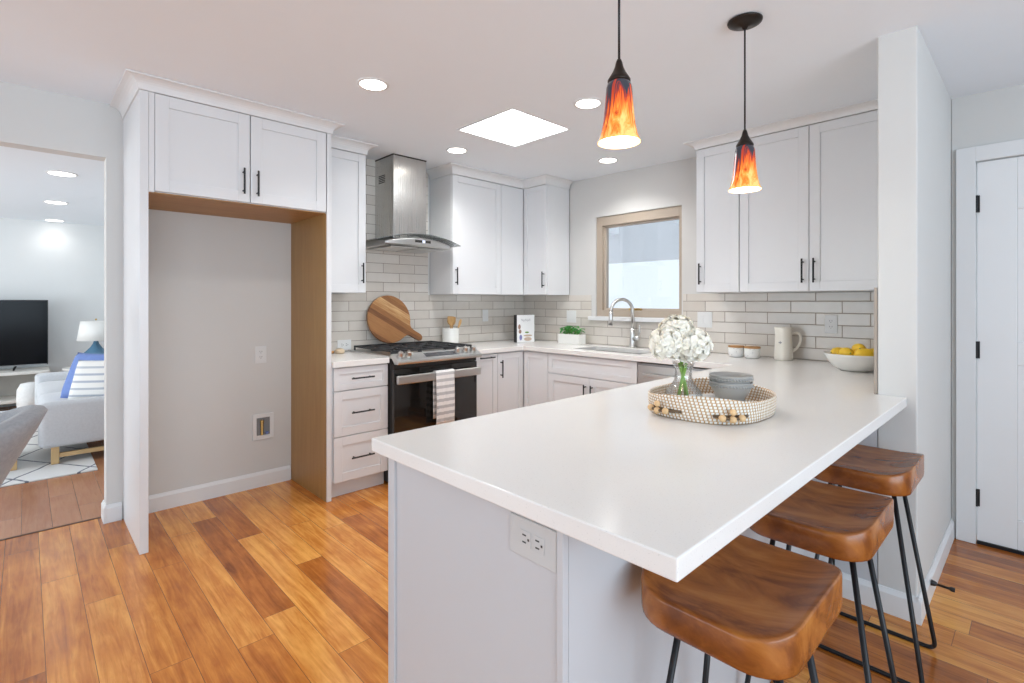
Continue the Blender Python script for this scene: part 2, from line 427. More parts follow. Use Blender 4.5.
# short stub wall at the end of the peninsula, and the entry wall beyond it
PX0, PX1, PY = 3.352, 3.488, -1.213
struct(MB().box(PX0, PX1, PY, -.001, 0, 2.55), 'wall_stub', M_WALL, bevel=.006)
struct(MB().box(3.49, 3.556, -.12, .0, 0, 2.55).box(4.49, 7.0, -.12, 0, 0, 2.55).box(3.556, 4.49, -.12, 0, 2.09, 2.55), 'wall_entry', M_WALL)
struct(MB().box(3.2, 7.12, -8.12, -8.0, 0, 2.6).box(-5.2, 3.2, -8.12, -8.0, 0, .35).box(-5.2, 3.2, -8.12, -8.0, 2.2, 2.6).box(-.9, -.6, -8.12, -8.0, .35, 2.2), 'wall_south', M_WALL)
struct(MB().box(7.0, 7.12, -8.0, -6.6, 0, 2.6).box(7.0, 7.12, -1.8, 0, 0, 2.6).box(7.0, 7.12, -6.6, -1.8, 0, .35).box(7.0, 7.12, -6.6, -1.8, 2.25, 2.6), 'wall_east', M_WALL)
struct(MB().box(-5.2, -5.1, -8, -2.6, 0, 2.5), 'wall_living_west', plain('living_paint', (.74, .755, .755), .7, var=.01))
struct(MB().box(-5.1, -.118, -2.7, -2.6, 0, 2.5), 'wall_living_north', MATS['living_paint'])

def baseboard(name, prof_dir, a0, a1, face, axis, h=.105, t=.014):
    # axis 'x': board runs along X on a wall facing prof_dir (+/-1) in Y;  axis 'y': runs along Y facing X
    prof = [(0, 0), (t, 0), (t, h-.02), (t*.45, h-.006), (t*.3, h), (0, h)]
    f = (lambda d, z, a: (a, face+prof_dir*d, z)) if axis == 'x' else (lambda d, z, a: (face+prof_dir*d, a, z))
    m = MB().loft([[f(d, z, a0) for d, z in prof], [f(d, z, a1) for d, z in prof]])
    return struct(m, name, M_TRIM)
baseboard('baseboard_alcove', 1, -3.375, -2.437, 0.0005, 'y')
baseboard('baseboard_west', 1, -3.50, -3.427, 0.0005, 'y')
baseboard('baseboard_opening', -1, -.115, .0145, -3.5005, 'x')
baseboard('baseboard_stub_south', -1, 3.20, 3.502, PY-.0005, 'x')
baseboard('baseboard_stub_east', 1, PY-.014, -.125, PX1+.0005, 'y')
struct(MB().box(PX0-.012, PX0-.0005, -1.2125, -.012, .916, 1.372), 'trim_tile_return', M_SLABS)

# ------------------------------------------------------------------ backsplash tile (part of the wall finish)
struct(MB().box(.0005, .008, -2.395, -.009, .916, 1.372).box(.0005, .008, -2.0, -1.225, 1.372, zc(0)-.001), 'wall_tile_west', M_TILE_Y)
struct(MB().box(.0005, .905, -.0085, -.0005, .916, 1.372).box(.905, 1.83, -.0085, -.0005, .916, 1.135)
       .box(1.83, PX0-.014, -.0085, -.0005, .916, 1.372), 'wall_tile_north', M_TILE_X)

# ------------------------------------------------------------------ window
wf = struct(MB().box(WX0+.001, WX0+.062, .012, .10, WZ0+.001, WZ1-.001).box(WX1-.03, WX1-.001, .012, .10, WZ0+.001, WZ1-.001)
      .box(WX0+.062, WX1-.03, .012, .10, WZ1-.085, WZ1-.001).box(WX0+.062, WX1-.03, .012, .10, WZ0+.001, WZ0+.06), 'window_1', M_TAN, bevel=.002)
wi = MB()
ix0, ix1, iz0, iz1 = WX0+.062, WX1-.03, WZ0+.06, WZ1-.085
for a in ((ix0, ix0+.02, iz0, iz1), (ix1-.014, ix1, iz0, iz1), (ix0+.02, ix1-.014, iz1-.016, iz1), (ix0+.02, ix1-.014, iz0, iz0+.016)):
    wi.box(a[0], a[1], .045, .09, a[2], a[3])
build(wi, 'sash', plain('tan_sash', (.50, .425, .35), .5), wf, bevel=.002)
build(MB().box(ix0+.02, ix1-.014, .066, .070, iz0+.016, iz1-.016), 'pane', M_PANE, wf)
build(MB().box(1.30, 1.42, .018, .045, iz0-.001, iz0+.018).box(1.33, 1.39, .008, .03, iz0+.004, iz0+.014), 'sash_latch', M_BRASS, wf, bevel=.003)
struct(MB().box(WX0-.06, WX1+.03, -.045, -.0002, WZ0-.038, WZ0-.001), 'trim_window_sill', M_TRIM, bevel=.004)

# the covered patio outside the window
struct(MB().box(-3, 6, 3.0, 3.12, 1.93, 2.5), 'trim_patio_fascia', M_GREYBLUE)
pr = MB()
for i in range(8): pr.box(-3, 6, .30+i*.36, .36+i*.36, 2.55, 2.59)
struct(pr, 'ceiling_patio', M_GREYBLUE)
for i in range(5):
    struct(MB().box(-2.2+i*1.25, -2.08+i*1.25, .16, 2.99, 2.38, 2.545), 'beam_patio', plain('patio_beam', (.92, .93, .94), .7))
struct(MB().box(-4, 7, .15, 9, -.2, -.1), 'ground_patio', M_PAVE)

# ------------------------------------------------------------------ skylight and lamps in the ceiling
t = thing('skylight', 'square skylight glowing white in the kitchen ceiling', 'skylight', (1.39, -1.48, zc(1.39)))
sx, sy = SKX, SKY_
fm = MB()
for x0, x1, y0, y1 in ((sx[0]+.001, sx[0]+.012, sy[0]+.001, sy[1]-.001), (sx[1]-.012, sx[1]-.001, sy[0]+.001, sy[1]-.001), (sx[0]+.012, sx[1]-.012, sy[0]+.001, sy[0]+.012), (sx[0]+.012, sx[1]-.012, sy[1]-.012, sy[1]-.001)):
    fm.box(x0, x1, y0, y1, zc(1.39)-.004, zc(1.39)+.09)
build(fm, 'frame', M_TRIM, t)
build(MB().box(sx[0]+.013, sx[1]-.013, sy[0]+.013, sy[1]-.013, zc(1.39)+.006, zc(1.39)+.012), 'diffuser', M_SKY, t)

def downlight(x, y, z, label, mat, group, r=.068):
    t = thing('recessed_downlight', label, 'ceiling light', (x, y, z), group)
    build(MB().loft([[(x+q*math.cos(2*PI*k/36), y+q*math.sin(2*PI*k/36), z+h) for k in range(36)] for q, h in ((r, -.001), (r, -.006), (r+.012, -.006), (r+.016, -.003), (r+.016, -.0005))], cap=False), 'trim_ring', M_TRIM, t, smooth=True)
    build(MB().cyl((x, y, z-.005), (x, y, z-.001), r-.0005, 36), 'lens', mat, t)
    d = bpy.data.lights.new('downlight_beam', 'SPOT')
    d.energy = 29 if z > 2.4 else 4; d.spot_size = math.radians(140); d.spot_blend = .8; d.shadow_soft_size = .065; d.color = (1.0, .985, .96)
    o = bpy.data.objects.new('downlight_beam', d); COL.objects.link(o); o.parent = t; o.location = (0, 0, -.02)
    return t
GD = 'recessed downlights in the kitchen ceiling'
downlight(1.382, -2.513, zc(1.382), 'round recessed downlight in the ceiling in front of the fridge alcove cabinet', M_DOWN, GD)
downlight(2.024, -1.498, zc(2.024), 'round recessed downlight between the skylight and the nearer pendant lamp', M_DOWN, GD)
downlight(.728, -1.451, zc(.728), 'round recessed downlight in the ceiling just above the range hood', M_DOWN, GD)
downlight(1.385, -.409, zc(1.385), 'round recessed downlight in the ceiling above the sink window', M_DOWN, GD)
GL = 'recessed downlights in the living room ceiling'
downlight(-1.66, -3.632, 2.35, 'living room recessed downlight nearest the wide opening', M_DOWN2, GL, .085)
downlight(-3.30, -3.614, 2.35, 'living room recessed downlight in the middle of three', M_DOWN2, GL, .085)
downlight(-4.90, -3.578, 2.35, 'living room recessed downlight closest to the wall behind the television', M_DOWN2, GL, .085)

def pendant(x, y, zb, label):
    zt = zc(x)
    t = thing('pendant_lamp', label, 'pendant lamp', (x, y, zt), 'flame glass pendants over the peninsula')
    o = (x, y, zb)
    build(MB().lathe([(.058, zt-.0005), (.066, zt-.004), (.064, zt-.010), (.052, zt-.016), (.040, zt-.021), (.012, zt-.026), (.008, zt-.036)], (x, y, 0), 36), 'canopy', M_BRONZE, t, smooth=True)
    build(MB().cyl((x, y, zb+.238), (x, y, zt-.03), .0036, 8), 'cord', M_BLACK, t, smooth=True)
    build(MB().lathe([(.033, .175), (.033, .182), (.028, .190), (.020, .203), (.013, .218), (.009, .234), (.006, .242)], o, 28), 'socket_cap', M_BRONZE, t, smooth=True)
    prof = [(.0615, 0), (.0535, .020), (.0475, .045), (.0435, .075), (.0405, .105), (.0385, .13), (.037, .148), (.033, .160), (.026, .166)]; prof = [(r, z*1.075) for r, z in prof]
    build(MB().lathe(prof, o, 36, cap=False), 'glass_shade', M_FLAME, t, smooth=True, origin=o)
    gl = [(r-.0035, z+(.0004 if i == 0 else 0)) for i, (r, z) in enumerate(prof)]
    build(MB().lathe(gl, o, 36, cap=False), 'shade_lining', M_GLOWGLASS, t, smooth=True)
    build(MB().lathe([(.008, .10), (.02, .075), (.024, .055), (.018, .036), (.004, .028)], o, 16), 'bulb', M_BULB, t, smooth=True)
    d = bpy.data.lights.new('pendant_glow', 'POINT'); d.energy = 1.2; d.color = (1, .88, .70); d.shadow_soft_size = .03
    l = bpy.data.objects.new('pendant_glow', d); COL.objects.link(l); l.parent = t; l.location = (0, 0, zb-.02-zt)
pendant(2.989, -2.597, 1.775, 'flame orange glass pendant lamp hanging nearer the camera, over the peninsula')
pendant(3.011, -1.750, 1.762, 'flame orange glass pendant lamp hanging in front of the tall wall cabinets, canopy in view')

# ------------------------------------------------------------------ cabinets
def fmap(face):
    """local (a along wall, d out from wall, z) -> world"""
    if face == 'E': return lambda a, d, z: (d, a, z)      # cabinets on the west wall, fronts facing +X
    if face == 'S': return lambda a, d, z: (a, -d, z)     # cabinets on the north wall, fronts facing -Y
def lbox(mb, F, a0, a1, d0, d1, z0, z1):
    p, q = F(a0, d0, z0), F(a1, d1, z1); mb.box(p[0], q[0], p[1], q[1], p[2], q[2]); return mb
def shaker(F, a0, a1, z0, z1, d, rail=.058, th=.02, rec=.007):
    m = MB(); f = d-th
    lbox(m, F, a0, a0+rail, f, d, z0, z1); lbox(m, F, a1-rail, a1, f, d, z0, z1)
    lbox(m, F, a0+rail, a1-rail, f, d, z1-rail, z1); lbox(m, F, a0+rail, a1-rail, f, d, z0, z0+rail)
    lbox(m, F, a0+rail, a1-rail, f, d-rec, z0+rail, z1-rail)
    return m
def pull(F, a, z, d, L, vertical, parent, name='handle'):
    m = MB(); r = .0055; o = .030
    if vertical:
        m.cyl(F(a, d+o, z-L/2), F(a, d+o, z+L/2), r, 12)
        for s in (-1, 1): m.cyl(F(a, d+.0003, z+s*L*.36), F(a, d+o, z+s*L*.36), r*.85, 10)
    else:
        m.cyl(F(a-L/2, d+o, z), F(a+L/2, d+o, z), r, 12)
        for s in (-1, 1): m.cyl(F(a+s*L*.36, d+.0003, z), F(a+s*L*.36, d+o, z), r*.85, 10)
    return build(m, name, M_BLACK, parent)
def door(root, F, a0, a1, z0, z1, d, handle=None, rail=.058, name='door', L=.15):
    o = build(shaker(F, a0, a1, z0, z1, d, rail), name, M_CAB, root, bevel=.0012, seg=1)
    if handle: pull(F, handle[0], handle[1], d, L, handle[2], o)
    return o
FE, FS = fmap('E'), fmap('S')
DB = .012     # cabinets stand just clear of the tile / wall

# --- fridge surround: two tall panels, bridge cabinet and its crown
SW = -3.42; SE = -2.395
ft = thing('fridge_surround', 'tall white empty fridge surround with wood lined alcove and two doors on top', 'cabinet', (.3, -2.9, 0))
build(MB().box(.001, .6125, SW, SW+.038, .001, 2.41), 'left_panel', M_CAB, ft, bevel=.0015)
rp = build(MB().box(.0155, .6125, SE-.030, SE, .001, 2.41), 'right_panel', M_CAB, ft, bevel=.0015)
build(MB().box(.001, .600, SE-.0335, SE-.0305, .001, 1.886), 'wood_lining', M_PLY, rp)
box_ = build(MB().box(.001, .590, SW+.039, SE-.034, 1.892, 2.41), 'cabinet_box', M_CAB, ft)
build(MB().box(.001, .593, SW+.039, SE-.034, 1.886, 1.8915), 'wood_underside', M_PLYDARK, ft)
build(MB().box(.591, .6105, SW+.039, SW+.064, 1.888, 2.41), 'face_stile', M_CAB, ft)
door(ft, FE, -3.354, -2.892, 1.895, 2.408, .6125, (-2.928, 2.012, True), .062)
door(ft, FE, -2.886, -2.431, 1.895, 2.408, .6125, (-2.852, 2.008, True), .062)

def crown(name, pts, label_parent, z0, out, mat=M_TRIM, ends=True):
    """pts: plan path (list of (x,y)), outward side to the right of travel. profile rises from z0 to the ceiling"""
    prof = [(0, 0), (.006, 0), (.007, .012), (.009, .020), (.013, .031), (.020, .041), (.030, .049), (.042, .0545), (.054, .057), (.064, .058), (.064, .066), (.064, .0)]
    P = [Vector((x, y)) for x, y in pts]; n = len(P)
    rings = []
    for i in range(n):
        d0 = (P[i]-P[i-1]).normalized() if i > 0 else None
        d1 = (P[i+1]-P[i]).normalized() if i < n-1 else None
        if d0 is None: d0 = d1
        if d1 is None: d1 = d0
        n0 = Vector((d0.y, -d0.x)); n1 = Vector((d1.y, -d1.x))
        m = (n0+n1); m = m/m.dot(n0) if m.length > 1e-6 else n0
        ztop = None
        ring = []
        for q, (o, h) in enumerate(prof[:-1]):
            xy = P[i]+m*o
            top = zc(xy.x)-.0006
            ring.append((xy.x, xy.y, z0+(top-z0)*h/.066))
        b = P[i]-m*.012
        ring.append((b.x, b.y, zc(b.x)-.0006)); ring.append((b.x, b.y, z0))
        rings.append(ring)
    return build(MB().loft(rings), name, mat, label_parent)
crown('crown', [(.002, SW), (.6125, SW), (.6125, SE), (.415, SE)], ft, 2.411, .064)

# --- drawer base left of the range
RY0, RY1 = -1.976, -1.208     # range opening
bt = thing('drawer_base_cabinet', 'white base cabinet with three drawers between fridge surround and range', 'cabinet', (.3, -2.19, 0))
build(MB().box(DB, .598, -2.393, -1.980, .105, .875), 'body', M_CAB, bt)
build(MB().box(.54, .555, -2.393, -1.980, .001, .104), 'toe_kick', M_CAB, bt)
for z0, z1, rail in ((.719, .868, .040), (.415, .713, .058), (.112, .409, .058)):
    d = door(bt, FE, -2.380, -1.984, z0, z1, .620, None, rail, 'drawer')
    pull(FE, -2.186, (z0+z1)/2+.002, .620, .165, False, d)
tag(build(MB().box(.0095, .637, -2.393, -1.980, .8755, ZB), 'countertop', M_QUARTZ, None, bevel=.003),
    'short white quartz counter on the three drawer cabinet left of the range', 'countertop')

# --- bases right of the range
b2 = thing('pullout_base_cabinet', 'narrow white pull-out base cabinet directly right of the range', 'cabinet', (.3, -1.08, 0))
build(MB().box(DB, .598, -1.202, -.936, .105, .875), 'body', M_CAB, b2)
build(MB().box(.54, .555, -1.202, -.936, .001, .104), 'toe_kick', M_CAB, b2)
d = door(b2, FE, -1.198, -.934, .112, .868, .620, None, .05)
pull(FE, -1.066, .842, .620, .16, False, d)
b3 = thing('corner_base_cabinet', 'white corner base cabinet with two doors meeting at the inside corner', 'cabinet', (.35, -.35, 0))
build(MB().box(DB, .598, -.930, -DB, .105, .875).box(.598, .908, -.598, -DB, .105, .875), 'body', M_CAB, b3)
build(MB().box(.54, .555, -.930, -.555, .001, .104).box(.54, .908, -.555, -.54, .001, .104), 'toe_kick', M_CAB, b3)
door(b3, FE, -.929, -.626, .112, .868, .620, (-.898, .735, True), .052)
door(b3, FS, .626, .911, .112, .868, .620, None, .052)
b4 = thing('sink_base_cabinet', 'white base cabinet under the sink with false drawer front and two doors', 'cabinet', (1.35, -.3, 0))
build(MB().box(.9125, .93, -.598, -DB, .105, .875).box(1.775, 1.793, -.598, -DB, .105, .875).box(.93, 1.775, -.598, -.575, .105, .875).box(.93, 1.775, -.575, -DB, .105, .12), 'body', M_CAB, b4)
build(MB().box(.9125, 1.793, -.555, -.54, .001, .104), 'toe_kick', M_CAB, b4)
build(shaker(FS, .918, 1.790, .707, .868, .620, .045), 'false_front', M_CAB, b4, bevel=.0012, seg=1)
door(b4, FS, .918, 1.352, .112, .701, .620, (1.322, .585, True), .058, L=.13)
door(b4, FS, 1.356, 1.790, .112, .701, .620, (1.389, .585, True), .058, L=.13)

# dishwasher
dw = thing('dishwasher', 'stainless steel dishwasher between sink cabinet and peninsula', 'dishwasher', (2.1, -.3, 0))
build(MB().box(1.80, 2.40, -.585, -DB, .10, .872), 'body', M_GRATE, dw)
build(MB().box(1.803, 2.397, -.625, -.586, .115, .868), 'door', M_STEEL, dw, bevel=.004)
build(MB().box(1.805, 2.395, -.632, -.626, .852, .867), 'control_strip', plain('dark_steel_strip', (.28, .28, .285), .3, metal=.8), dw)
build(MB().box(1.86, 2.34, -.664, -.652, .775, .800).box(1.88, 1.90, -.652, -.6255, .780, .795).box(2.30, 2.32, -.652, -.6255, .780, .795), 'handle', M_STEEL, dw, bevel=.003)
build(MB().box(1.80, 2.40, -.56, -.545, .001, .095), 'toe_kick', M_BLACK, dw)

# --- main countertop: west leg + sink run + peninsula, one continuous slab with the sink cut out
PW, PE, PS = 2.490, 3.453, -3.119
SX0, SX1, SY0, SY1 = 1.085, 1.745, -.505, -.165
def slab(xs, ys, inside, z0, z1):
    m = MB(); bm = m.bm; V = {}
    def vert(i, j, z):
        if (i, j, z) not in V: V[(i, j, z)] = bm.verts.new((xs[i], ys[j], z))
        return V[(i, j, z)]
    nx, ny = len(xs)-1, len(ys)-1
    ins = lambda i, j: 0 <= i < nx and 0 <= j < ny and inside((xs[i]+xs[i+1])/2, (ys[j]+ys[j+1])/2)
    for i in range(nx):
        for j in range(ny):
            if not ins(i, j): continue
            bm.faces.new([vert(i,j,z1), vert(i+1,j,z1), vert(i+1,j+1,z1), vert(i,j+1,z1)])
            bm.faces.new([vert(i,j+1,z0), vert(i+1,j+1,z0), vert(i+1,j,z0), vert(i,j,z0)])
            for di, dj, a, b in ((-1,0,(i,j+1),(i,j)), (1,0,(i+1,j),(i+1,j+1)), (0,-1,(i,j),(i+1,j)), (0,1,(i+1,j+1),(i,j+1))):
                if not ins(i+di, j+dj): bm.faces.new([vert(*a,z0), vert(*b,z0), vert(*b,z1), vert(*a,z1)])
    bmesh.ops.dissolve_limit(bm, angle_limit=.01, verts=bm.verts[:], edges=bm.edges[:])
    return m
def top_in(x, y):
    if x < .637: return y > -1.204
    if SX0 < x < SX1 and SY0 < y < SY1: return False
    if y > -.640 and x < PX0-.013: return True
    if PW < x and y < PY-.001: return x < PE
    if PW < x < PX0-.013: return True
    return False
ct = slab([.0095, .637, SX0, SX1, PW, PX0-.013, PE], [PS, PY-.001, -1.204, -.640, SY0, SY1, -.0095], top_in, .8765, ZB)
tag(build(ct, 'countertop', M_QUARTZ, None, bevel=.003), 'long white quartz countertop wrapping round the sink and out along the peninsula', 'countertop')

# sink
sk = thing('sink', 'undermount stainless steel sink set into the counter below the window', 'sink', (1.4, -.32, .67))
m = MB(); t_ = .006
x0, x1, y0, y1, zb_, zt_ = SX0-.008, SX1+.008, SY0-.008, SY1+.008, .68, .8755
m.box(x0, x1, y0, y1, zb_-t_, zb_).box(x0, x0+t_, y0, y1, zb_, zt_).box(x1-t_, x1, y0, y1, zb_, zt_).box(x0, x1, y0, y0+t_, zb_, zt_).box(x0, x1, y1-t_, y1, zb_, zt_)
build(m, 'basin', M_SINK, sk)
build(MB().lathe([(.055, .6805), (.055, .683), (.04, .684), (.012, .682)], (1.4, -.3, 0), 24), 'drain', M_NICKEL, sk, smooth=True)
# faucet
fx, fy = 1.392, -.062
ft2 = thing('faucet', 'tall brushed nickel pull-down faucet behind the sink', 'faucet', (fx, fy, ZB))
build(MB().lathe([(.030, .0005), (.030, .010), (.026, .016), (.024, .05), (.0215, .11), (.017, .16)], (fx, fy, ZB), 24), 'base', M_NICKEL, ft2, smooth=True)
P = [(fx, fy, ZB+.155), (fx, fy, ZB+.315)]
R_ = .100
dirx, diry = -.50, -.866
for i in range(1, 17):
    a = PI*i/16*1.02
    P.append((fx+dirx*R_*(1-math.cos(a)), fy+diry*R_*(1-math.cos(a)), ZB+.315+R_*math.sin(a)))
build(MB().tube(P, .0145, 14), 'spout', M_NICKEL, ft2, smooth=True)
e = Vector(P[-1]); dn = (Vector(P[-1])-Vector(P[-2])).normalized()
build(MB().tube([e, e+dn*.02, e+dn*.06, e+dn*.115], [.015, .018, .019, .0215], 16), 'spray_head', M_NICKEL, ft2, smooth=True)
hb = Vector((fx+.02, fy-.004, ZB+.075))
build(MB().tube([hb, hb+Vector((.052, -.012, .012))], [.020, .019], 14).tube([hb+Vector((.045, -.010, .012)), hb+Vector((.060, -.014, .06)), hb+Vector((.066, -.018, .12))], [.011, .0095, .008], 10), 'lever_handle', M_NICKEL, ft2, smooth=True)

# --- peninsula base
pb = thing('peninsula_base', 'white panelled peninsula cabinet base under the quartz overhang', 'cabinet', (2.86, -2.0, 0))
BX0, BX1, BS = 2.535, 3.193, -3.082
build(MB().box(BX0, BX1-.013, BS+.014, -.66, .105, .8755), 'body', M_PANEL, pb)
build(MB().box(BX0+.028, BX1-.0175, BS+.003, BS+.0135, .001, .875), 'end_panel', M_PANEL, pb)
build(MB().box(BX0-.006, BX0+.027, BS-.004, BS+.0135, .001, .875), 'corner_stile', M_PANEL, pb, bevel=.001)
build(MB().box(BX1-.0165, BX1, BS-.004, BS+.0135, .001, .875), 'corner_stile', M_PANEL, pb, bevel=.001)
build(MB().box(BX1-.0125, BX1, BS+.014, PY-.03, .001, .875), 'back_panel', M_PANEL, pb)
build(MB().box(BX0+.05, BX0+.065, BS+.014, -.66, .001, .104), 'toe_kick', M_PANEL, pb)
# doors on the kitchen side of the peninsula
Fw = lambda a, d, z: (BX0-d, a, z)
for a0, a1 in ((-3.06, -2.56), (-2.555, -2.055), (-2.05, -1.55), (-1.545, -1.045)):
    door(pb, Fw, a0, a1, .112, .868, .0205, (a1-.035, .78, True), .058)
# filler where the stub wall meets the back panel
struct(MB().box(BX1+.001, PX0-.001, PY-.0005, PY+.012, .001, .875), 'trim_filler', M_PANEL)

# --- wall cabinets
ZU0, ZU1 = 1.375, 2.405
def wall_cab(label, F, a0, a1, d=.345):
    p = F((a0+a1)/2, d/2, ZU0)
    t = thing('upper_cabinet', label, 'cabinet', p)
    m = MB(); lbox(m, F, a0, a1, DB, d-.0215, ZU0, ZU1)
    build(m, 'body', M_CAB, t)
    return t
u1 = wall_cab('single door white wall cabinet between fridge surround and range hood', FE, SE+.002, -2.008)
door(u1, FE, SE+.004, -2.010, ZU0+.003, ZU1-.003, .345, (-2.043, 1.522, True))
crown('crown', [(.345, SE+.003), (.345, -2.008), (.013, -2.008)], u1, ZU1+.001, .06)
u2 = wall_cab('white wall cabinet right of the range hood, wide door plus corner panel', FE, -1.205, -.347)
door(u2, FE, -1.203, -.642, ZU0+.003, ZU1-.003, .345, (-1.172, 1.53, True))
build(MB().box(.3255, .345, -.638, -.3475, ZU0+.003, ZU1-.003), 'corner_panel', M_CAB, u2, bevel=.0012, seg=1)
u3 = wall_cab('white corner wall cabinet with one door left of the window', FS, .013, .642)
door(u3, FS, .349, .640, ZU0+.003, ZU1-.003, .345, (.618, 1.515, True), .05)
crown('crown', [(.013, -1.205), (.345, -1.205), (.345, -.345), (.642, -.345), (.642, -.013)], u3, ZU1+.001, .06)
u4 = wall_cab('narrow single door wall cabinet right beside the window', FS, 2.108, 2.4145)
door(u4, FS, 2.110, 2.412, ZU0+.003, ZU1-.003, .345, (2.143, 1.508, True))
u5 = wall_cab('wide two door wall cabinet above the pitcher and fruit bowl', FS, 2.416, PX0-.016)
door(u5, FS, 2.418, 2.839, ZU0+.003, ZU1-.003, .345, (2.808, 1.503, True))
door(u5, FS, 2.843, 3.262, ZU0+.003, ZU1-.003, .345, (2.872, 1.503, True))
build(MB().box(3.265, PX0-.016, -.345, -.3255, ZU0, ZU1), 'filler_strip', M_CAB, u5)
crown('crown', [(2.108, -.013), (2.108, -.345), (PX0-.016, -.345)], u5, ZU1+.001, .06)

# ------------------------------------------------------------------ range
rg = thing('gas_range', 'slide-in stainless gas range with black oven door under the hood', 'range', (.35, -1.612, 0))
y0, y1 = RY0+.002, RY1-.002; yc = (y0+y1)/2
build(MB().box(.03, .650, y0, y1, .02, .905), 'body', plain('range_black_side', (.02, .019, .018), .4), rg)
build(MB().box(.03, .652, y0, y1, .9055, .925), 'cooktop', M_STEEL, rg, bevel=.003)
pts = [(.640, .9255), (.642, .938), (.652, .938), (.738, .896), (.742, .880), (.736, .868), (.690, .868), (.660, .900)]
build(MB().loft([[(x, y0, z) for x, z in pts], [(x, y1, z) for x, z in pts]]), 'control_panel', M_STEEL, rg, bevel=.002)
nrm = Vector((.042, 0, .086)).normalized(); tan = Vector((.086, 0, -.042)).normalized()
def onpanel(s, y, h=0.): # s along the slope 0..1
    return Vector((.652, y, .938))+tan*(.0957*s)+nrm*h
m = MB()
a, b, c, d = onpanel(.25, yc-.13, .0012), onpanel(.75, yc-.13, .0012), onpanel(.75, yc+.17, .0012), onpanel(.25, yc+.17, .0012)
m.hexa([a, b, c, d]+[q+nrm*.001 for q in (a, b, c, d)])
build(m, 'display', M_DISPLAY, rg)
for y in (y0+.045, y0+.115, y1-.215, y1-.135, y1-.055):
    k0 = onpanel(.45, y, .001)
    k = build(MB().tube([k0, k0+nrm*.012], .026, 20).tube([k0+nrm*.012, k0+nrm*.014, k0+nrm*.036, k0+nrm*.039], [.021, .0215, .0185, .015], 20), 'knob', M_STEEL, rg)
    q = k0+nrm*.0392
    build(MB().hexa([q+tan*s*.014+Vector((0, u*.003, 0))+nrm*h for h in (0, .003) for s, u in ((-1, -1), (1, -1), (1, 1), (-1, 1))]), 'grip', M_NICKEL, k)
od = build(MB().box(.651, .682, y0+.003, y1-.003, .155, .832), 'oven_door', M_OVENGLASS, rg, bevel=.004)
build(MB().box(.651, .672, y0+.003, y1-.003, .834, .866), 'vent_gap', M_SHADOWGAP, rg)
hm = MB().box(.710, .738, y0+.004, y1-.004, .728, .790)
for y in (y0+.04, y1-.04): hm.box(.6825, .712, y-.016, y+.016, .740, .780)
build(hm, 'door_handle', M_STEEL, od, bevel=.008, seg=3)
build(MB().box(.651, .680, y0+.003, y1-.003, .03, .148), 'bottom_drawer', M_OVENGLASS, rg, bevel=.004)
# burners and three grates
for bx, by in ((.20, y0+.14), (.50, y0+.14), (.35, yc), (.20, y1-.14), (.50, y1-.14)):
    b = build(MB().lathe([(.052, .9255), (.052, .933), (.044, .936), (.038, .942), (.005, .943)], (bx, by, 0), 24), 'burner', M_GRATE, rg, smooth=False)
gw = (y1-y0-.03)/3
for i in range(3):
    ya = y0+.012+i*(gw+.003); yb = ya+gw; m = MB(); z0, z1 = .948, .962
    xa, xb = .055, .628; w = .012
    m.box(xa, xb, ya, ya+w, z0, z1).box(xa, xb, yb-w, yb, z0, z1).box(xa, xa+w, ya+w, yb-w, z0, z1).box(xb-w, xb, ya+w, yb-w, z0, z1)
    xm = (xa+xb)/2; m.box(xm-w/2, xm+w/2, ya+w, yb-w, z0, z1)
    ym = (ya+yb)/2
    for cx in ((xa+xm)/2, (xb+xm)/2):
        m.box(cx-w/2, cx+w/2, ya+w, ym-.02, z0, z1).box(cx-w/2, cx+w/2, ym+.02, yb-w, z0, z1)
    m.box(xa+w, xm-w/2-.08, ym-w/2, ym+w/2, z0, z1).box(xm+w/2+.08, xb-w, ym-w/2, ym+w/2, z0, z1)
    for px in (xa, xb-w):
        for py in (ya, yb-w): m.box(px, px+w, py, py+w, .9256, z0)
    build(m, 'grate', M_GRATE, rg, bevel=.0015, seg=1)

# towel over the oven handle
m = MB(); rings = []
ty0, ty1 = -1.656, -1.486
N = 26
path = [(.7375, .52-.0)]
zs = [.44+i*(.79-.44)/8 for i in range(9)]
path = [(.7365, z) for z in zs]+[(.740, .7945), (.755, .7965), (.772, .7945)]+[(.7775+.003*math.sin(z*14), z) for z in reversed([.395+i*(.783-.395)/12 for i in range(13)])]
path = [(x-.032, z) for x, z in path]
for x, z in path:
    rings.append([(x+(.0035*math.sin(j*.9)+.002*math.sin(j*2.3))*min(1, max(0, (.80-z)*5))*(1 if x > .72 else .3), ty0+(ty1-ty0)*j/N+.004*(.8-z), z) for j in range(N+1)])
m.loft(rings, cap=False, closed_ring=False)
tag(build(m, 'dish_towel', M_TOWEL, None, smooth=True, solid=.003), 'grey and white striped dish towel hanging over the oven door handle', 'towel')

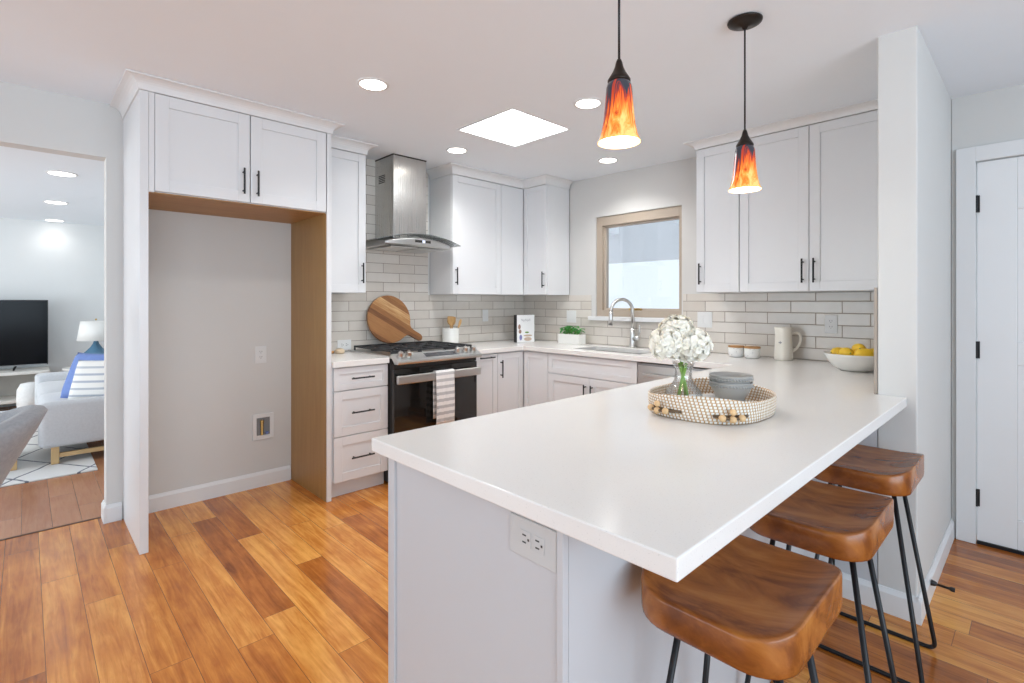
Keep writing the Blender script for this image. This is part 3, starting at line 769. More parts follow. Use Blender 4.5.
# ------------------------------------------------------------------ range hood
hd = thing('range_hood', 'stainless chimney range hood with curved glass canopy above the range', 'range hood', (.2, -1.605, 1.75))
hc = -1.600
build(MB().box(.010, .300, hc-.150, hc+.158, 1.795, zc(.3)-.010), 'chimney', M_STEELV, hd, bevel=.002)
build(MB().box(.012, .302, hc-.152, hc+.160, zc(.3)-.0096, zc(.3)-.001), 'chimney_gap_shade', M_SHADOWGAP, hd)  # dark strip stands in for the shade in the gap below the ceiling
m = MB()
for i in range(5): m.box(.07, .17, hc-.1512, hc-.1501, 2.33-i*.014, 2.337-i*.014)
build(m, 'side_vent', M_SHADOWGAP, hd)
m = MB()
pr_ = [(.012, 1.738), (.455, 1.742), (.470, 1.752), (.470, 1.802), (.455, 1.812), (.30, 1.826), (.012, 1.826)]
ringsA = []
for k in range(21):
    s = -1+2*k/20; y = hc+s*.30
    drop = .036*s*s
    ringsA.append([(x-(.03*s*s if x > .2 else 0), y, max(z-drop, 1.733) if z > 1.76 else z-.0*drop) for x, z in pr_])
m.loft(ringsA)
build(m, 'hood_body', M_STEEL, hd, bevel=.002)
m = MB(); R = []
for k in range(33):
    s = -1+2*k/32; y = hc+s*.382
    z = 1.838-.062*s*s
    xf = .505-.03*s*s
    R.append([(.012, y, z), (xf, y, z), (xf, y, z-.004), (.012, y, z-.004)])
m.loft(R)
build(m, 'glass_canopy', M_HOODGLASS, hd, smooth=False)
m = MB(); R = []
for k in range(33):
    s = -1+2*k/32; y = hc+s*.382; z = 1.8382-.062*s*s; xf = .5055-.03*s*s
    R.append([(xf, y, z), (xf+.0025, y, z), (xf+.0025, y, z-.0045), (xf, y, z-.0045)])
m.loft(R)
build(m, 'glass_edge', plain('dark_glass_edge', (.20, .22, .22), .2), hd)
pnl = build(MB().box(.4705, .4715, hc-.06, hc+.005, 1.772, 1.792).box(.4705, .4715, hc+.035, hc+.085, 1.772, 1.792), 'button_panel', M_SHADOWGAP, hd)
build(MB().box(.4705, .4717, hc+.008, hc+.032, 1.773, 1.791), 'lit_display', M_LED, pnl)
build(MB().box(.06, .42, hc-.24, hc-.01, 1.731, 1.7375).box(.06, .42, hc+.01, hc+.24, 1.731, 1.7375), 'filter', M_STEEL, hd)

# ------------------------------------------------------------------ on the range side counter
# round cutting board leaning on the tile behind the cooktop
cb = MB(); n = 64; OUT = []
Rb = .200; ang = math.radians(-30)
for i in range(n):
    a = 2*PI*i/n
    OUT.append((Rb*math.cos(a), Rb*math.sin(a)))
def board_outline():
    P = []; hw0 = .052; hw1 = .030; L = .352
    a_s = math.asin(hw0/Rb)*1.25
    for i in range(61):
        a = a_s+(2*PI-2*a_s)*i/60; P.append((Rb*math.cos(a), Rb*math.sin(a)))
    e0 = P[-1]; e1 = P[0]
    # neck blends into the handle
    tail = [(Rb*1.02, -hw0*.86), (Rb*1.12, -hw1*1.1), (Rb*1.3, -hw1)]
    tip = [(L+.0*i-.030+.030*math.cos(t_), hw1*math.sin(t_)) for i, t_ in enumerate([-PI/2+PI*j/10 for j in range(11)])]
    return P+tail+tip+[(x, -y) for x, y in reversed(tail)]
bo = [(x, y) for x, y in board_outline()]
cbm = MB()
t_ = .019; ch = .003
def bp_(sh, zz): return [(x*(1-sh/.2), y*(1-sh/.2), zz) for x, y in bo]
cbm.loft([bp_(ch, 0), bp_(0, ch), bp_(0, t_-ch), bp_(ch, t_)])
bob = cbm.bm
# local: x along handle, y across, z thickness -> stand upright: handle points toward +Y and down, lean back on wall
M1 = Matrix(((0, 0, 1), (1, 0, 0), (0, 1, 0))).to_4x4()      # x->Y, y->Z, z->X
lean = Matrix.Rotation(math.radians(-9), 4, 'Y')
spin = Matrix.Rotation(math.radians(-31), 4, 'X')
brd = build(cbm, 'cutting_board', M_BOARD, None)
tag(brd, 'round acacia cutting board with handle leaning on tile behind the cooktop', 'cutting board')
brd.matrix_world = Matrix.Translation((.062, -1.655, .963+.2*math.cos(math.radians(9))+.002)) @ lean @ spin @ M1

# utensil crock with wooden spoons
CX, CY = .125, -1.060
build_c = MB().lathe([(.066, .0005), (.072, .006), (.075, .03), (.076, .150), (.074, .156), (.069, .156), (.068, .150), (.066, .02), (.004, .015)], (CX, CY, ZB), 32)
tag(build(build_c, 'utensil_crock', M_CERAMIC, None, smooth=True), 'white ceramic crock holding wooden utensils right of the range', 'crock')
def spoon(dx, dy, tx, ty, h, label, w, paddle):
    b = Vector((CX+dx, CY+dy, ZB+.024)); e = Vector((CX+tx, CY+ty, ZB+h))
    d = (e-b).normalized(); side = Vector((0, 1, 0)); side = (side-d*side.dot(d)).normalized(); nn = d.cross(side)
    L = (e-b).length
    prof = [(0, .006), (.5, .006), (.62, .007)]+([(.66, .012), (.72, w*.8), (.80, w), (.97, w*.96), (1.0, w*.75)] if paddle else [(.68, .012), (.74, w*.72), (.82, w), (.90, w*.95), (.97, w*.6), (1.0, w*.15)])
    R = []
    for s, ww in prof:
        c = b+d*(L*s); th = .005 if s < .63 else .0045
        R.append([c+side*(ww*math.cos(2*PI*k/12))+nn*(th*math.sin(2*PI*k/12)) for k in range(12)])
    tag(build(MB().loft(R), 'wooden_spoon', M_SPOON, None, smooth=True), label, 'utensil', 'wooden utensils in the crock')
spoon(.01, -.01, .00, .004, .262, 'broad wooden spatula standing in the white utensil crock', .040, True)
spoon(-.015, .015, -.02, .045, .258, 'darker wooden turner behind the spatula in the utensil crock', .033, True)
spoon(.02, .02, .02, .105, .235, 'slim wooden spoon leaning right out of the utensil crock', .016, False)

# small wooden dish brush on the short counter
db = thing('dish_brush', 'small wooden brush with dark handle on the short counter beside the range', 'brush', (.15, -2.17, ZB))
build(MB().tube([(.15, -2.235, ZB+.014), (.145, -2.17, ZB+.015)], .0105, 10), 'handle', M_LID, db, smooth=True)
build(MB().lathe([(.020, .0005), (.034, .004), (.036, .022), (.030, .034), (.012, .040)], (.14, -2.118, ZB), 20), 'brush_head', plain('pale_bristle', (.66, .52, .36), .8, var=.15, scale=80), db, smooth=True)

# cookbook standing in the corner
bk = thing('cookbook', 'upright cookbook with white cover and black spine in the counter corner', 'book', (.30, -.36, ZB))
bk.rotation_euler = (0, 0, 0)
def local_box(m, M, x0, x1, y0, y1, z0, z1):
    pts = [M @ Vector(p) for p in ((x0,y0,z0),(x1,y0,z0),(x1,y1,z0),(x0,y1,z0),(x0,y0,z1),(x1,y0,z1),(x1,y1,z1),(x0,y1,z1))]
    m.hexa(pts); return m
BM = Matrix.Translation((.325, -.415, ZB)) @ Matrix.Rotation(math.radians(72), 4, 'Z')
# local x = across the cover, -y = toward viewer
build(local_box(MB(), BM, 0, .185, -.0005, .052, .003, .262), 'pages', plain('paper_edge', (.82, .80, .76), .8), bk)
build(local_box(MB(), BM, -.001, .190, -.004, -.001, .001, .266), 'front_cover', plain('cover_white', (.82, .82, .82), .35), bk)
build(local_box(MB(), BM, -.001, .190, .0525, .0555, .001, .266), 'back_cover', M_BLACK, bk)
build(local_box(MB(), BM, -.0055, -.0012, -.004, .0555, .001, .266), 'spine', M_BLACK, bk)
SP = [('cover_portrait', (.30, .17, .13), [(.012, .040, .125, .175), (.018, .048, .085, .125)]), ('cover_apron', (.20, .20, .42), [(.026, .055, .02, .075)]),
      ('cover_bowl', (.55, .42, .33), [(.07, .165, .055, .075), (.075, .16, .012, .05)]), ('cover_greens', (.15, .30, .06), [(.085, .13, .088, .104)])]
for nm, colr, rs in SP:
    m = MB()
    for x0_, x1_, z0_, z1_ in rs: 
        ring = lambda yy: [BM @ Vector(((x0_+x1_)/2+(x1_-x0_)/2*math.cos(2*PI*k/18), yy, (z0_+z1_)/2+(z1_-z0_)/2*math.sin(2*PI*k/18))) for k in range(18)]
        m.loft([ring(-.0042), ring(-.0046)])
    build(m, nm, plain(nm, colr, .5, var=.2, scale=40), bk)
m = MB()
sq = [BM @ Vector(((.045+.100*i/40), -.0052, .215+.010*math.sin(i*1.05)+.004*math.sin(i*.37))) for i in range(41)]
m.tube(sq, .0014, 5)
build(m, 'cover_script', plain('script_grey', (.38, .38, .40), .5), bk)

# herb planter
PX_, PYY = .790, -.150
pl = thing('herb_planter', 'white rectangular planter with green herb beside the sink', 'potted plant', (PX_, PYY, ZB))
m = MB(); w, dd, h = .125, .05, .092
m.box(PX_-w, PX_+w, PYY-dd, PYY+dd, ZB+.0005, ZB+.008)
for a in ((-w, w, -dd, -dd+.008), (-w, w, dd-.008, dd), (-w, -w+.008, -dd+.008, dd-.008), (w-.008, w, -dd+.008, dd-.008)):
    m.box(PX_+a[0], PX_+a[1], PYY+a[2], PYY+a[3], ZB+.008, ZB+h)
build(m, 'box', M_CERAMIC, pl, bevel=.002)
build(MB().box(PX_-w+.0085, PX_+w-.0085, PYY-dd+.0085, PYY+dd-.0085, ZB+.05, ZB+h-.012), 'soil', M_SOIL, pl)
rnd = random.Random(3); m = MB(); ms = MB()
for i in range(60):
    bx, by = PX_+rnd.uniform(-w+.015, w-.02), PYY+rnd.uniform(-dd+.012, dd-.012)
    hx, hy, hz = bx+rnd.uniform(-.045, .02), by+rnd.uniform(-.025, .025), ZB+h+rnd.uniform(.006, .072)*(1-.5*abs(bx-PX_)/w)
    a = rnd.uniform(0, 2*PI); L = rnd.uniform(.022, .040); W = L*.5; tl = rnd.uniform(-.2, .5)
    ms.tube([(bx, by, ZB+h-.015), (hx, hy, hz)], .0012, 5)
    ax = Vector((math.cos(a), math.sin(a), tl)).normalized(); sd = ax.cross(Vector((0, 0, 1))).normalized(); up = sd.cross(ax)
    c = Vector((hx, hy, hz)); R = []
    for s, wq in ((0, .12), (.3, .85), (.6, 1.), (.85, .6), (1, .06)):
        q = c+ax*L*(s*2-1)+up*(.3*L*(1-(2*s-1)**2)); R.append([q-sd*W*wq+up*.004, q-up*.002, q+sd*W*wq+up*.004])
    m.loft(R, False, False)
build(m, 'leaves', M_LEAF, pl, solid=.0006); build(ms, 'stems', M_STEM, pl)

# canisters, pitcher, bowl of lemons
def canister(x, y, label):
    t = thing('canister', label, 'canister', (x, y, ZB), 'speckled canisters with wood lids')
    build(MB().lathe([(.038, .0005), (.048, .006), (.052, .03), (.0525, .062), (.051, .068), (.047, .0685), (.046, .01), (.002, .009)], (x, y, ZB), 32), 'jar', M_SPECK, t, smooth=True)
    build(MB().lathe([(.0525, .0690), (.0535, .071), (.0535, .079), (.052, .081), (.002, .0812)], (x, y, ZB), 32), 'lid', M_LID, t)
canister(2.320, -.165, 'small speckled white canister with wooden lid, next to the flowers')
canister(2.430, -.160, 'small speckled white canister with wooden lid, next to the cream pitcher')
PXc, PYc = 2.622, -.122
pt = thing('pitcher', 'tall cream ceramic pitcher with small grey emblem on the back counter', 'pitcher', (PXc, PYc, ZB))
pr0 = [(.066, .0005), (.071, .004), (.0715, .02), (.0675, .10), (.064, .17), (.0635, .205), (.0665, .222), (.063, .223), (.060, .205), (.060, .17), (.062, .02), (.002, .012)]
m = MB(); R = []
for r, z in pr0:
    ring = []; r *= .80
    for k in range(40):
        a = 2*PI*k/40; lip = max(0, math.cos(a-math.radians(215)))**8*max(0, (z-.17)/.05)*.005
        ring.append((PXc+(r+lip)*math.cos(a), PYc+(r+lip)*math.sin(a), ZB+z+lip*.3))
    R.append(ring)
m.loft(R)
build(m, 'jug', M_CREAM, pt, smooth=True)
hx = Vector((.80, .60, 0)).normalized()      # handle direction
hp = bezier((PXc+hx.x*.050, PYc+hx.y*.050, ZB+.182), (PXc+hx.x*.130, PYc+hx.y*.130, ZB+.215), (PXc+hx.x*.120, PYc+hx.y*.120, ZB+.09), (PXc+hx.x*.054, PYc+hx.y*.054, ZB+.058), 18)
build(MB().tube(hp, .0085, 12), 'handle', M_CREAM, pt, smooth=True)
# emblem: a tiny winged insect outline on the front of the jug
ed = Vector((CAM.x-PXc, CAM.y-PYc, 0)).normalized(); ed = (Matrix.Rotation(math.radians(-22), 3, 'Z') @ ed)
es = Vector((-ed.y, ed.x, 0)); ec = Vector((PXc, PYc, ZB+.118))
m = MB()
for ox, oz, rx, rz, rot in ((0, 0, .0025, .008, 0), (-.006, .003, .006, .0028, .5), (.006, .003, .006, .0028, -.5), (0, .010, .0022, .0022, 0)):
    ring = []
    for dep in (.0535, .0548):
        rr = []
        for k in range(12):
            a = 2*PI*k/12; u, v_ = rx*math.cos(a), rz*math.sin(a)
            u, v_ = u*math.cos(rot)-v_*math.sin(rot), u*math.sin(rot)+v_*math.cos(rot)
            rr.append(ec+ed*dep+es*(ox+u)+Vector((0, 0, oz+v_)))
        ring.append(rr)
    m.loft(ring)
build(m, 'emblem', plain('emblem_grey', (.25, .25, .27), .6), pt)

FBX, FBY = 3.096, -.40
fb = MB().lathe([(.070, .0005), (.078, .004), (.105, .020), (.134, .052), (.153, .088), (.156, .098), (.152, .099), (.130, .056), (.10, .026), (.06, .014), (.002, .012)], (FBX, FBY, ZB), 48)
tag(build(fb, 'fruit_bowl', M_CERAMIC, None, smooth=True), 'wide white bowl of lemons on the counter against the stub wall', 'bowl')
def lemon(x, y, z, rz, tilt, label, L=.052, tip=True):
    t = thing('lemon', label, 'lemon', (x, y, z), 'lemons in the white bowl')
    M = Matrix.Translation((x, y, z)) @ Matrix.Rotation(rz, 4, 'Z') @ Matrix.Rotation(tilt, 4, 'Y')
    prof = [(-1.0, .02), (-.97, .10), (-.88, .30), (-.7, .52), (-.35, .66), (0, .70), (.35, .66), (.7, .52), (.86, .32), (.94, .17), (1.03, .13), (1.08, .03)]
    build(MB().loft([[M @ Vector((s*L, r*L*math.cos(2*PI*k/20), r*L*math.sin(2*PI*k/20))) for k in range(20)] for s, r in prof]), 'fruit', M_LEMON, t, smooth=True)
    build(MB().loft([[M @ Vector((s*L, r*L*math.cos(2*PI*k/10), r*L*math.sin(2*PI*k/10))) for k in range(10)] for s, r in ((-1.01, .09), (-1.05, .06), (-1.06, .01))]), 'stem_end', M_LEMONTIP, t)
lemon(FBX-.035, FBY-.045, ZB+.097, 2.2, .15, 'lemon nearest the pitcher side of the white bowl, stem toward the counter edge')
lemon(FBX+.050, FBY-.045, ZB+.098, .5, -.1, 'lemon lying against the stub wall in the white bowl')
lemon(FBX+.012, FBY+.020, ZB+.119, 1.9, .2, 'topmost lemon of the pile in the white bowl')
lemon(FBX-.085, FBY+.025, ZB+.091, .9, .1, 'half hidden lemon low in the white bowl at its pitcher side rim')
lemon(FBX+.075, FBY+.055, ZB+.093, 1.2, .1, 'lemon at the back of the white bowl beneath the topmost one')

# ------------------------------------------------------------------ tray group on the peninsula
TX, TY = 3.006, -2.040
ang_t = PI/2          # long axis runs along the peninsula
ca, sa = math.cos(ang_t), math.sin(ang_t)
TA, TB = .226, .196
def sup(t, a, b, e=2/2.5):
    c, q = math.cos(t), math.sin(t)
    return a*math.copysign(abs(c)**e, c), b*math.copysign(abs(q)**e, q)
tr = thing('woven_tray', 'oval woven basket tray with beaded handles on the peninsula', 'tray', (TX, TY, ZB))
def ell(a, b, z, n=72, hump=0., h0=0.):
    R = []
    for k in range(n):
        t = 2*PI*k/n; x, y = sup(t, a, b)
        zz = z
        if hump: zz = z+hump*(math.cos(2*(t-HUMP))*.5+.5)**2
        R.append((TX+x*ca-y*sa, TY+x*sa+y*ca, ZB+zz))
    return R
m = MB()
H = .064
HUMP = math.radians(20)
m.loft([ell(TA*.985, TB*.985, .0006), ell(TA, TB, .010), ell(TA*1.012, TB*1.012, .028), ell(TA*1.02, TB*1.02, H, hump=.020), ell(TA*1.005, TB*1.005, H+.005, hump=.020), ell(TA*.985, TB*.985, H, hump=.020),
        ell(TA*.97, TB*.97, .028), ell(TA*.95, TB*.95, .012), ell(TA*.5, TB*.5, .011), ell(.01, .01, .011)])
build(m, 'basket', M_BASKET, tr, smooth=True, origin=(TX, TY, ZB))
def tp(t, k, z):
    x, y = sup(t, TA*k, TB*k); return Vector((TX+x*ca-y*sa, TY+x*sa+y*ca, ZB+z))
def bead_handle(tc):
    R = [tp(tc-.30, 1.015, .030), tp(tc-.24, 1.05, .029), tp(tc-.12, 1.085, .026), tp(tc, 1.095, .024), tp(tc+.12, 1.085, .026), tp(tc+.24, 1.05, .029), tp(tc+.30, 1.015, .030)]
    build(MB().tube(R, .0048, 8), 'rope_handle', M_ROPE, tr, smooth=True)
    slot = [[tp(tc-.31+.62*i/12, 1.0265, .024+.010*s) for i in range(13)] for s in (0, 1)]
    slot2 = [[tp(tc-.31+.62*i/12, 1.0225, .024+.010*s) for i in range(13)] for s in (0, 1)]
    build(MB().loft([slot[0]+slot[1][::-1], slot2[0]+slot2[1][::-1]]), 'handle_slot', M_ROPE, tr)
    for q, dz in ((-.17, 0), (-.005, -.004), (.15, 0)):
        build(MB().ball(tp(tc+q, 1.088, .027+dz), .0115, seg=14), 'bead', M_BEAD, tr, smooth=True)
    build(MB().ball(tp(tc-.005, 1.088, .046), .0105, seg=14), 'bead', M_BEAD, tr, smooth=True)
bead_handle(math.radians(-136)); bead_handle(math.radians(163))
# napkin under the bowls
m = MB(); R = []
NX, NY = TX+.030, TY+.020
for i in range(25):
    row = []
    for j in range(25):
        u, v_ = (i/24-.5)*.25, (j/24-.5)*.22
        edge = max(abs(u)/.125, abs(v_)/.11)
        z = .0145+(.006*math.sin(u*48)+.005*math.sin(v_*60+1))*edge**2+.022*edge**6*(.5+.5*math.sin(u*30+v_*22))+.006*edge**2
        row.append((NX+u*.69-v_*.72, NY+u*.72+v_*.69, ZB+z))
    R.append(row)
m.loft(R, False, False)
tag(build(m, 'linen_napkin', M_NAPKIN, None, smooth=True, solid=.002), 'crumpled white linen napkin beneath the grey bowls in the tray', 'napkin')
# stacked grey bowls
def bowl(z, label):
    bx, by = TX+.024, TY+.112
    t = thing('cereal_bowl', label, 'bowl', (bx, by, ZB+z), 'grey bowls stacked in the tray')
    prof = [(.036, 0), (.040, .002), (.052, .022), (.064, .045), (.072, .062), (.0755, .074), (.0775, .078), (.0765, .0815), (.0735, .080), (.070, .064), (.062, .047), (.050, .026), (.034, .008), (.002, .006)]
    b = build(MB().lathe(prof, (bx, by, ZB+z), 48), 'body', M_GREYCER, t, smooth=True)
    m = MB()
    for k in range(44):
        a = 2*PI*k/44
        m.ball((bx+.0745*math.cos(a), by+.0745*math.sin(a), ZB+z+.0665), .0046, seg=6, rings=4)
    build(m, 'beaded_rim', M_GREYCER, b, smooth=True)
bowl(.0165, 'bottom grey beaded-rim bowl of the stack in the tray')
bowl(.0425, 'top grey beaded-rim bowl of the stack in the tray')

# glass vase with hydrangea
VX, VY = TX-.085, TY-.045
vp = [(.050, .0130), (.064, .016), (.071, .032), (.070, .050), (.060, .072), (.044, .090), (.034, .106), (.031, .125), (.034, .150), (.041, .172)]
vin = [(r-.003, z+.003 if i < 2 else z) for i, (r, z) in enumerate(vp)]
tag(build(MB().lathe(vp+[(r, z) for r, z in reversed(vin)]+[(.002, .0165)], (VX, VY, ZB), 40), 'glass_vase', M_VASE, None, smooth=True), 'clear glass bottle vase standing in the woven tray', 'vase')
FZ = ZB+.262
def hydrangea(c, rad, seed, stem_pts, label, n):
    rnd = random.Random(seed)
    t = thing('hydrangea', label, 'flower', stem_pts[0], 'white hydrangea stems in the glass vase')
    m = MB(); C_ = Vector(c)
    for i in range(n):
        u = rnd.uniform(-.88, 1); ph = rnd.uniform(0, 2*PI); s_ = math.sqrt(1-u*u)
        d = Vector((s_*math.cos(ph), s_*math.sin(ph), u))
        rr = rad*(.84+.20*rnd.random())*(1+.07*math.sin(3*ph+seed)*s_)
        p = C_+Vector((d.x*rr, d.y*rr, d.z*rr*.92))
        a0 = d.orthogonal().normalized(); a0 = (Matrix.Rotation(rnd.uniform(0, 2*PI), 3, d) @ a0)
        dn = (d+Vector((rnd.uniform(-.3, .3), rnd.uniform(-.3, .3), rnd.uniform(-.3, .3)))).normalized()
        S = rnd.uniform(.009, .0145)
        for k in range(4):
            ax = Matrix.Rotation(k*PI/2, 3, dn) @ (a0-dn*a0.dot(dn)).normalized(); sd = dn.cross(ax); cup = rnd.uniform(.0, .35)
            R = []
            for s, w in ((.05, .15), (.45, .62), (.8, .60), (1.08, .16)):
                q = p+ax*S*s+dn*S*cup*s*s; R.append([q-sd*S*w+dn*S*.10*w, q, q+sd*S*w+dn*S*.10*w])
            m.loft(R, False, False)
    m.ball(C_, rad*.80, seg=24, rings=16)
    build(m, 'flower_head', M_PETAL, t, smooth=True)
    build(MB().tube(stem_pts, .0062, 8), 'stem', M_STEM, t, smooth=True)
cr = lambda r, d, z: (VX+r*.6912+d*.7226, VY+r*.7226-d*.6912, z)   # r: across the view, d: toward the viewer
hydrangea(cr(-.058, .0, FZ-.020), .064, 1, [cr(.020, .0, ZB+.022), cr(.004, 0, ZB+.10), cr(-.014, 0, ZB+.17)], 'white hydrangea whose stem crosses in front in the vase', 620)
hydrangea(cr(.026, .015, FZ-.024), .064, 2, [cr(-.026, .012, ZB+.022), cr(-.010, .010, ZB+.10), cr(.008, .01, ZB+.17)], 'white hydrangea head leaning toward the cream pitcher', 620)
hydrangea(cr(-.018, -.02, FZ+.022), .062, 5, [cr(.018, -.015, ZB+.022), cr(.006, -.012, ZB+.10), cr(-.004, -.015, ZB+.20)], 'topmost white hydrangea head above the other two', 620)

# ------------------------------------------------------------------ bar stools
SEATZ = .71
def make_stool(x, y, label):
    t = thing('bar_stool', label, 'stool', (x, y, 0), 'wooden bar stools along the peninsula overhang')
    W, D, r, TH = .316, .408, .082, .062
    def zt(u, v_):   # u across (x, -1..1), v along y
        return .005+.022*abs(u)**3.2*(1-.3*v_*v_)-.012*(1-u*u)*(1-.45*v_*v_)+.004*v_*v_
    out = rrect(W, D, r, 8)
    rings = []
    def ring(sc_, dz, flat=None, inset=0.):
        R = []
        for px, py in out:
            k = 1-inset/.15
            qx, qy = px*sc_*k, py*sc_*k
            u, v_ = qx/(W/2), qy/(D/2)
            R.append((x+qx, y+qy, SEATZ+((zt(u, v_)+dz) if flat is None else flat)))
        return R
    for s in (.02, .18, .36, .54, .70, .82, .91): rings.append(ring(s, 0))
    rings += [ring(.968, 0), ring(.990, -.0016), ring(1., -.0065)]
    rings += [ring(1.0, 0, -TH+.018), ring(.992, 0, -TH+.007), ring(.975, 0, -TH+.0015), ring(.94, 0, -TH), ring(.4, 0, -TH), ring(.02, 0, -TH)]
    seat = build(MB().loft(rings), 'seat', M_SEAT, t, smooth=True, origin=(x, y, SEATZ))
    zt_ = SEATZ-TH-.0005
    for s in (-1, 1):
        P0 = Vector((x-.095, y+s*.075, zt_)); P1 = Vector((x-.178, y+s*.145, .0075)); P2 = Vector((x+.190, y+s*.145, .0075)); P3 = Vector((x+.095, y+s*.075, zt_))
        def fillet(a, b, c, r=.030, n=6):
            d0 = (a-b).normalized(); d1 = (c-b).normalized(); p0 = b+d0*r; p1 = b+d1*r
            return [p0*(1-q)**2+b*2*q*(1-q)+p1*q*q for q in [i/n for i in range(n+1)]]
        f1 = fillet(P0, P1, P2); f2 = fillet(P1, P2, P3)
        build(MB().tube([P0]+f1[:4], .0075, 10), 'leg', M_BLACK, t, smooth=True)
        build(MB().tube(f2[3:]+[P3], .0075, 10), 'leg', M_BLACK, t, smooth=True)
        build(MB().tube(f1[3:]+f2[:4], .0075, 10), 'floor_bar', M_BLACK, t, smooth=True)
    build(MB().box(x-.12, x+.12, y-.09, y+.09, zt_-.0035, zt_), 'mounting_plate', M_BLACK, t)
    return t
s0 = make_stool(3.390, -2.722, 'wooden saddle bar stool nearest the camera, under the counter corner')
dup(s0, (3.384, -2.145, 0), 'wooden saddle bar stool in the middle of the row of three')
dup(s0, (3.375, -1.525, 0), 'wooden saddle bar stool closest to the stub wall and door')

# ------------------------------------------------------------------ wall plates
def plate(F, a, z, w, h, d, kind, label, cat='outlet', M_PLATE=M_PLATE):
    p = F(a, d, z)
    t = thing('outlet_plate' if cat == 'outlet' else 'switch_plate', label, cat, p)
    m = MB(); lbox(m, F, a-w/2, a+w/2, d, d+.005, z-h/2, z+h/2)
    pb_ = build(m, 'cover_plate', M_PLATE, t, bevel=.0015, seg=1)
    if kind == 'duplex':
        for s in (-1, 1):
            m = MB(); lbox(m, F, a-.017, a+.017, d+.0051, d+.0065, z+s*.019-.014, z+s*.019+.014); build(m, 'socket', M_PLATE, t, bevel=.001, seg=1)
            m = MB()
            for q in (-.0065, .0065): lbox(m, F, a+q-.0012, a+q+.0012, d+.0066, d+.0069, z+s*.019-.001, z+s*.019+.008)
            lbox(m, F, a-.002, a+.002, d+.0066, d+.0069, z+s*.019-.009, z+s*.019-.005)
            build(m, 'slots', M_SLOT, t)
    elif kind == 'duplex_h':
        for s in (-1, 1):
            m = MB(); lbox(m, F, a+s*.019-.016, a+s*.019+.016, d+.0051, d+.0065, z-.017, z+.017); build(m, 'socket', M_PLATE, t, bevel=.001, seg=1)
            m = MB()
            for q in (-.0075, .0075): lbox(m, F, a+s*.019-.008, a+s*.019+.003, d+.0066, d+.0069, z+q-.0016, z+q+.0016)
            lbox(m, F, a+s*.019+.007, a+s*.019+.012, d+.0066, d+.0069, z-.0025, z+.0025)
            build(m, 'slots', M_SLOT, t)
    else:
        n = kind
        for i in range(n):
            o = (i-(n-1)/2)*.046
            m = MB(); lbox(m, F, a+o-.016, a+o+.016, d+.0051, d+.0075, z-.033, z+.033); build(m, 'rocker', M_PLATE, t, bevel=.002, seg=1)
    return t
plate(FE, -2.640, .935, .076, .120, .0003, 'duplex', 'white wall outlet plate inside the empty fridge alcove')
plate(FE, -2.040+.02, .968, .115, .080, .0085, 'duplex_h', 'white outlet set sideways in tile above the dish brush')
plate(FE, -.545, 1.172, .074, .118, .0085, 1, 'single white rocker switch on tile right of the utensil crock', 'switch')
plate(FS, .670, 1.165, .118, .118, .0088, 2, 'double white rocker switch on tile above the herb planter', 'switch')
plate(FS, 2.013, 1.170, .118, .122, .0088, 2, 'double white rocker switch on tile right of the window', 'switch')
plate(FS, 2.876, 1.162, .074, .118, .0088, 'duplex', 'white wall outlet on tile between the pitcher and fruit bowl')
plate(lambda a, d, z: (a, BS+.003-d, z), 3.1075, .812, .134, .083, .0003, 'duplex_h', 'large white outlet plate with shade in its colour on the peninsula end panel', M_PLATE=plain('shaded_white_plastic', (.56, .56, .555), .4, var=.01))  # white plate plastic with the end panel's shade darkened into its colour
# water supply box in the alcove
wb = thing('water_supply_box', 'recessed white water valve box low in the fridge alcove wall', 'valve box', (.01, -2.624, .425))
m = MB(); ya, yb, za, zb2 = -2.695, -2.553, .335, .515
for a in ((ya, ya+.026, za, zb2), (yb-.026, yb, za, zb2), (ya+.026, yb-.026, za, za+.028), (ya+.026, yb-.026, zb2-.028, zb2)): m.box(.0004, .011, a[0], a[1], a[2], a[3])
build(m, 'frame', M_PLATE, wb, bevel=.002)
build(MB().box(.0004, .003, ya+.026, yb-.026, za+.028, zb2-.028), 'back_panel', plain('box_recess', (.22, .22, .22), .6), wb)
build(MB().cyl((.014, -2.635, .366), (.014, -2.635, .45), .0095, 12).cyl((.014, -2.635, .45), (.014, -2.635, .47), .013, 12), 'valve', M_BRASS, wb)
build(MB().box(.006, .024, -2.612, -2.592, .375, .385).cyl((.014, -2.602, .366), (.014, -2.602, .376), .006, 10), 'valve_lever', M_BLUE, wb, bevel=.002)

# ------------------------------------------------------------------ entry door
dfr = MB()
DY = -.12
struct(MB().box(3.510, 3.590, DY-.018, DY-.0005, .001, 2.150).box(3.590, 4.46, DY-.018, DY-.0005, 2.07, 2.150).box(4.46, 4.54, DY-.018, DY-.0005, .001, 2.150)
       .box(3.5565, 3.590, DY, -.002, .001, 2.0895).box(4.46, 4.4895, DY, -.002, .001, 2.0895).box(3.590, 4.46, DY, -.002, 2.07, 2.0895), 'trim_door_casing', M_TRIM, bevel=.002)
m = MB(); x0, x1, z0, z1 = 3.5945, 4.4560, .018, 2.0655; yf = DY+.004
FD = lambda a, d, z: (a, yf-d, z)
dd_ = shaker(FD, x0, x1, z0, z1, 0, .155, .040, .009)
lbox(dd_, FD, x0+.155, x1-.155, -.04, 0, .98, 1.10); lbox(dd_, FD, x0+.155, x1-.155, -.04, 0, z1-.27, z1-.15)
do = struct(dd_, 'door_1', plain('door_paint', (.83, .83, .83), .4, var=.01), bevel=.003)
for z in (1.84, 1.05, .25):
    build(MB().cyl((3.5925, yf-.010, z-.046), (3.5925, yf-.010, z+.046), .0072, 12).box(3.5925, 3.606, yf-.0035, yf-.0005, z-.046, z+.046), 'hinge', M_BLACK, do)
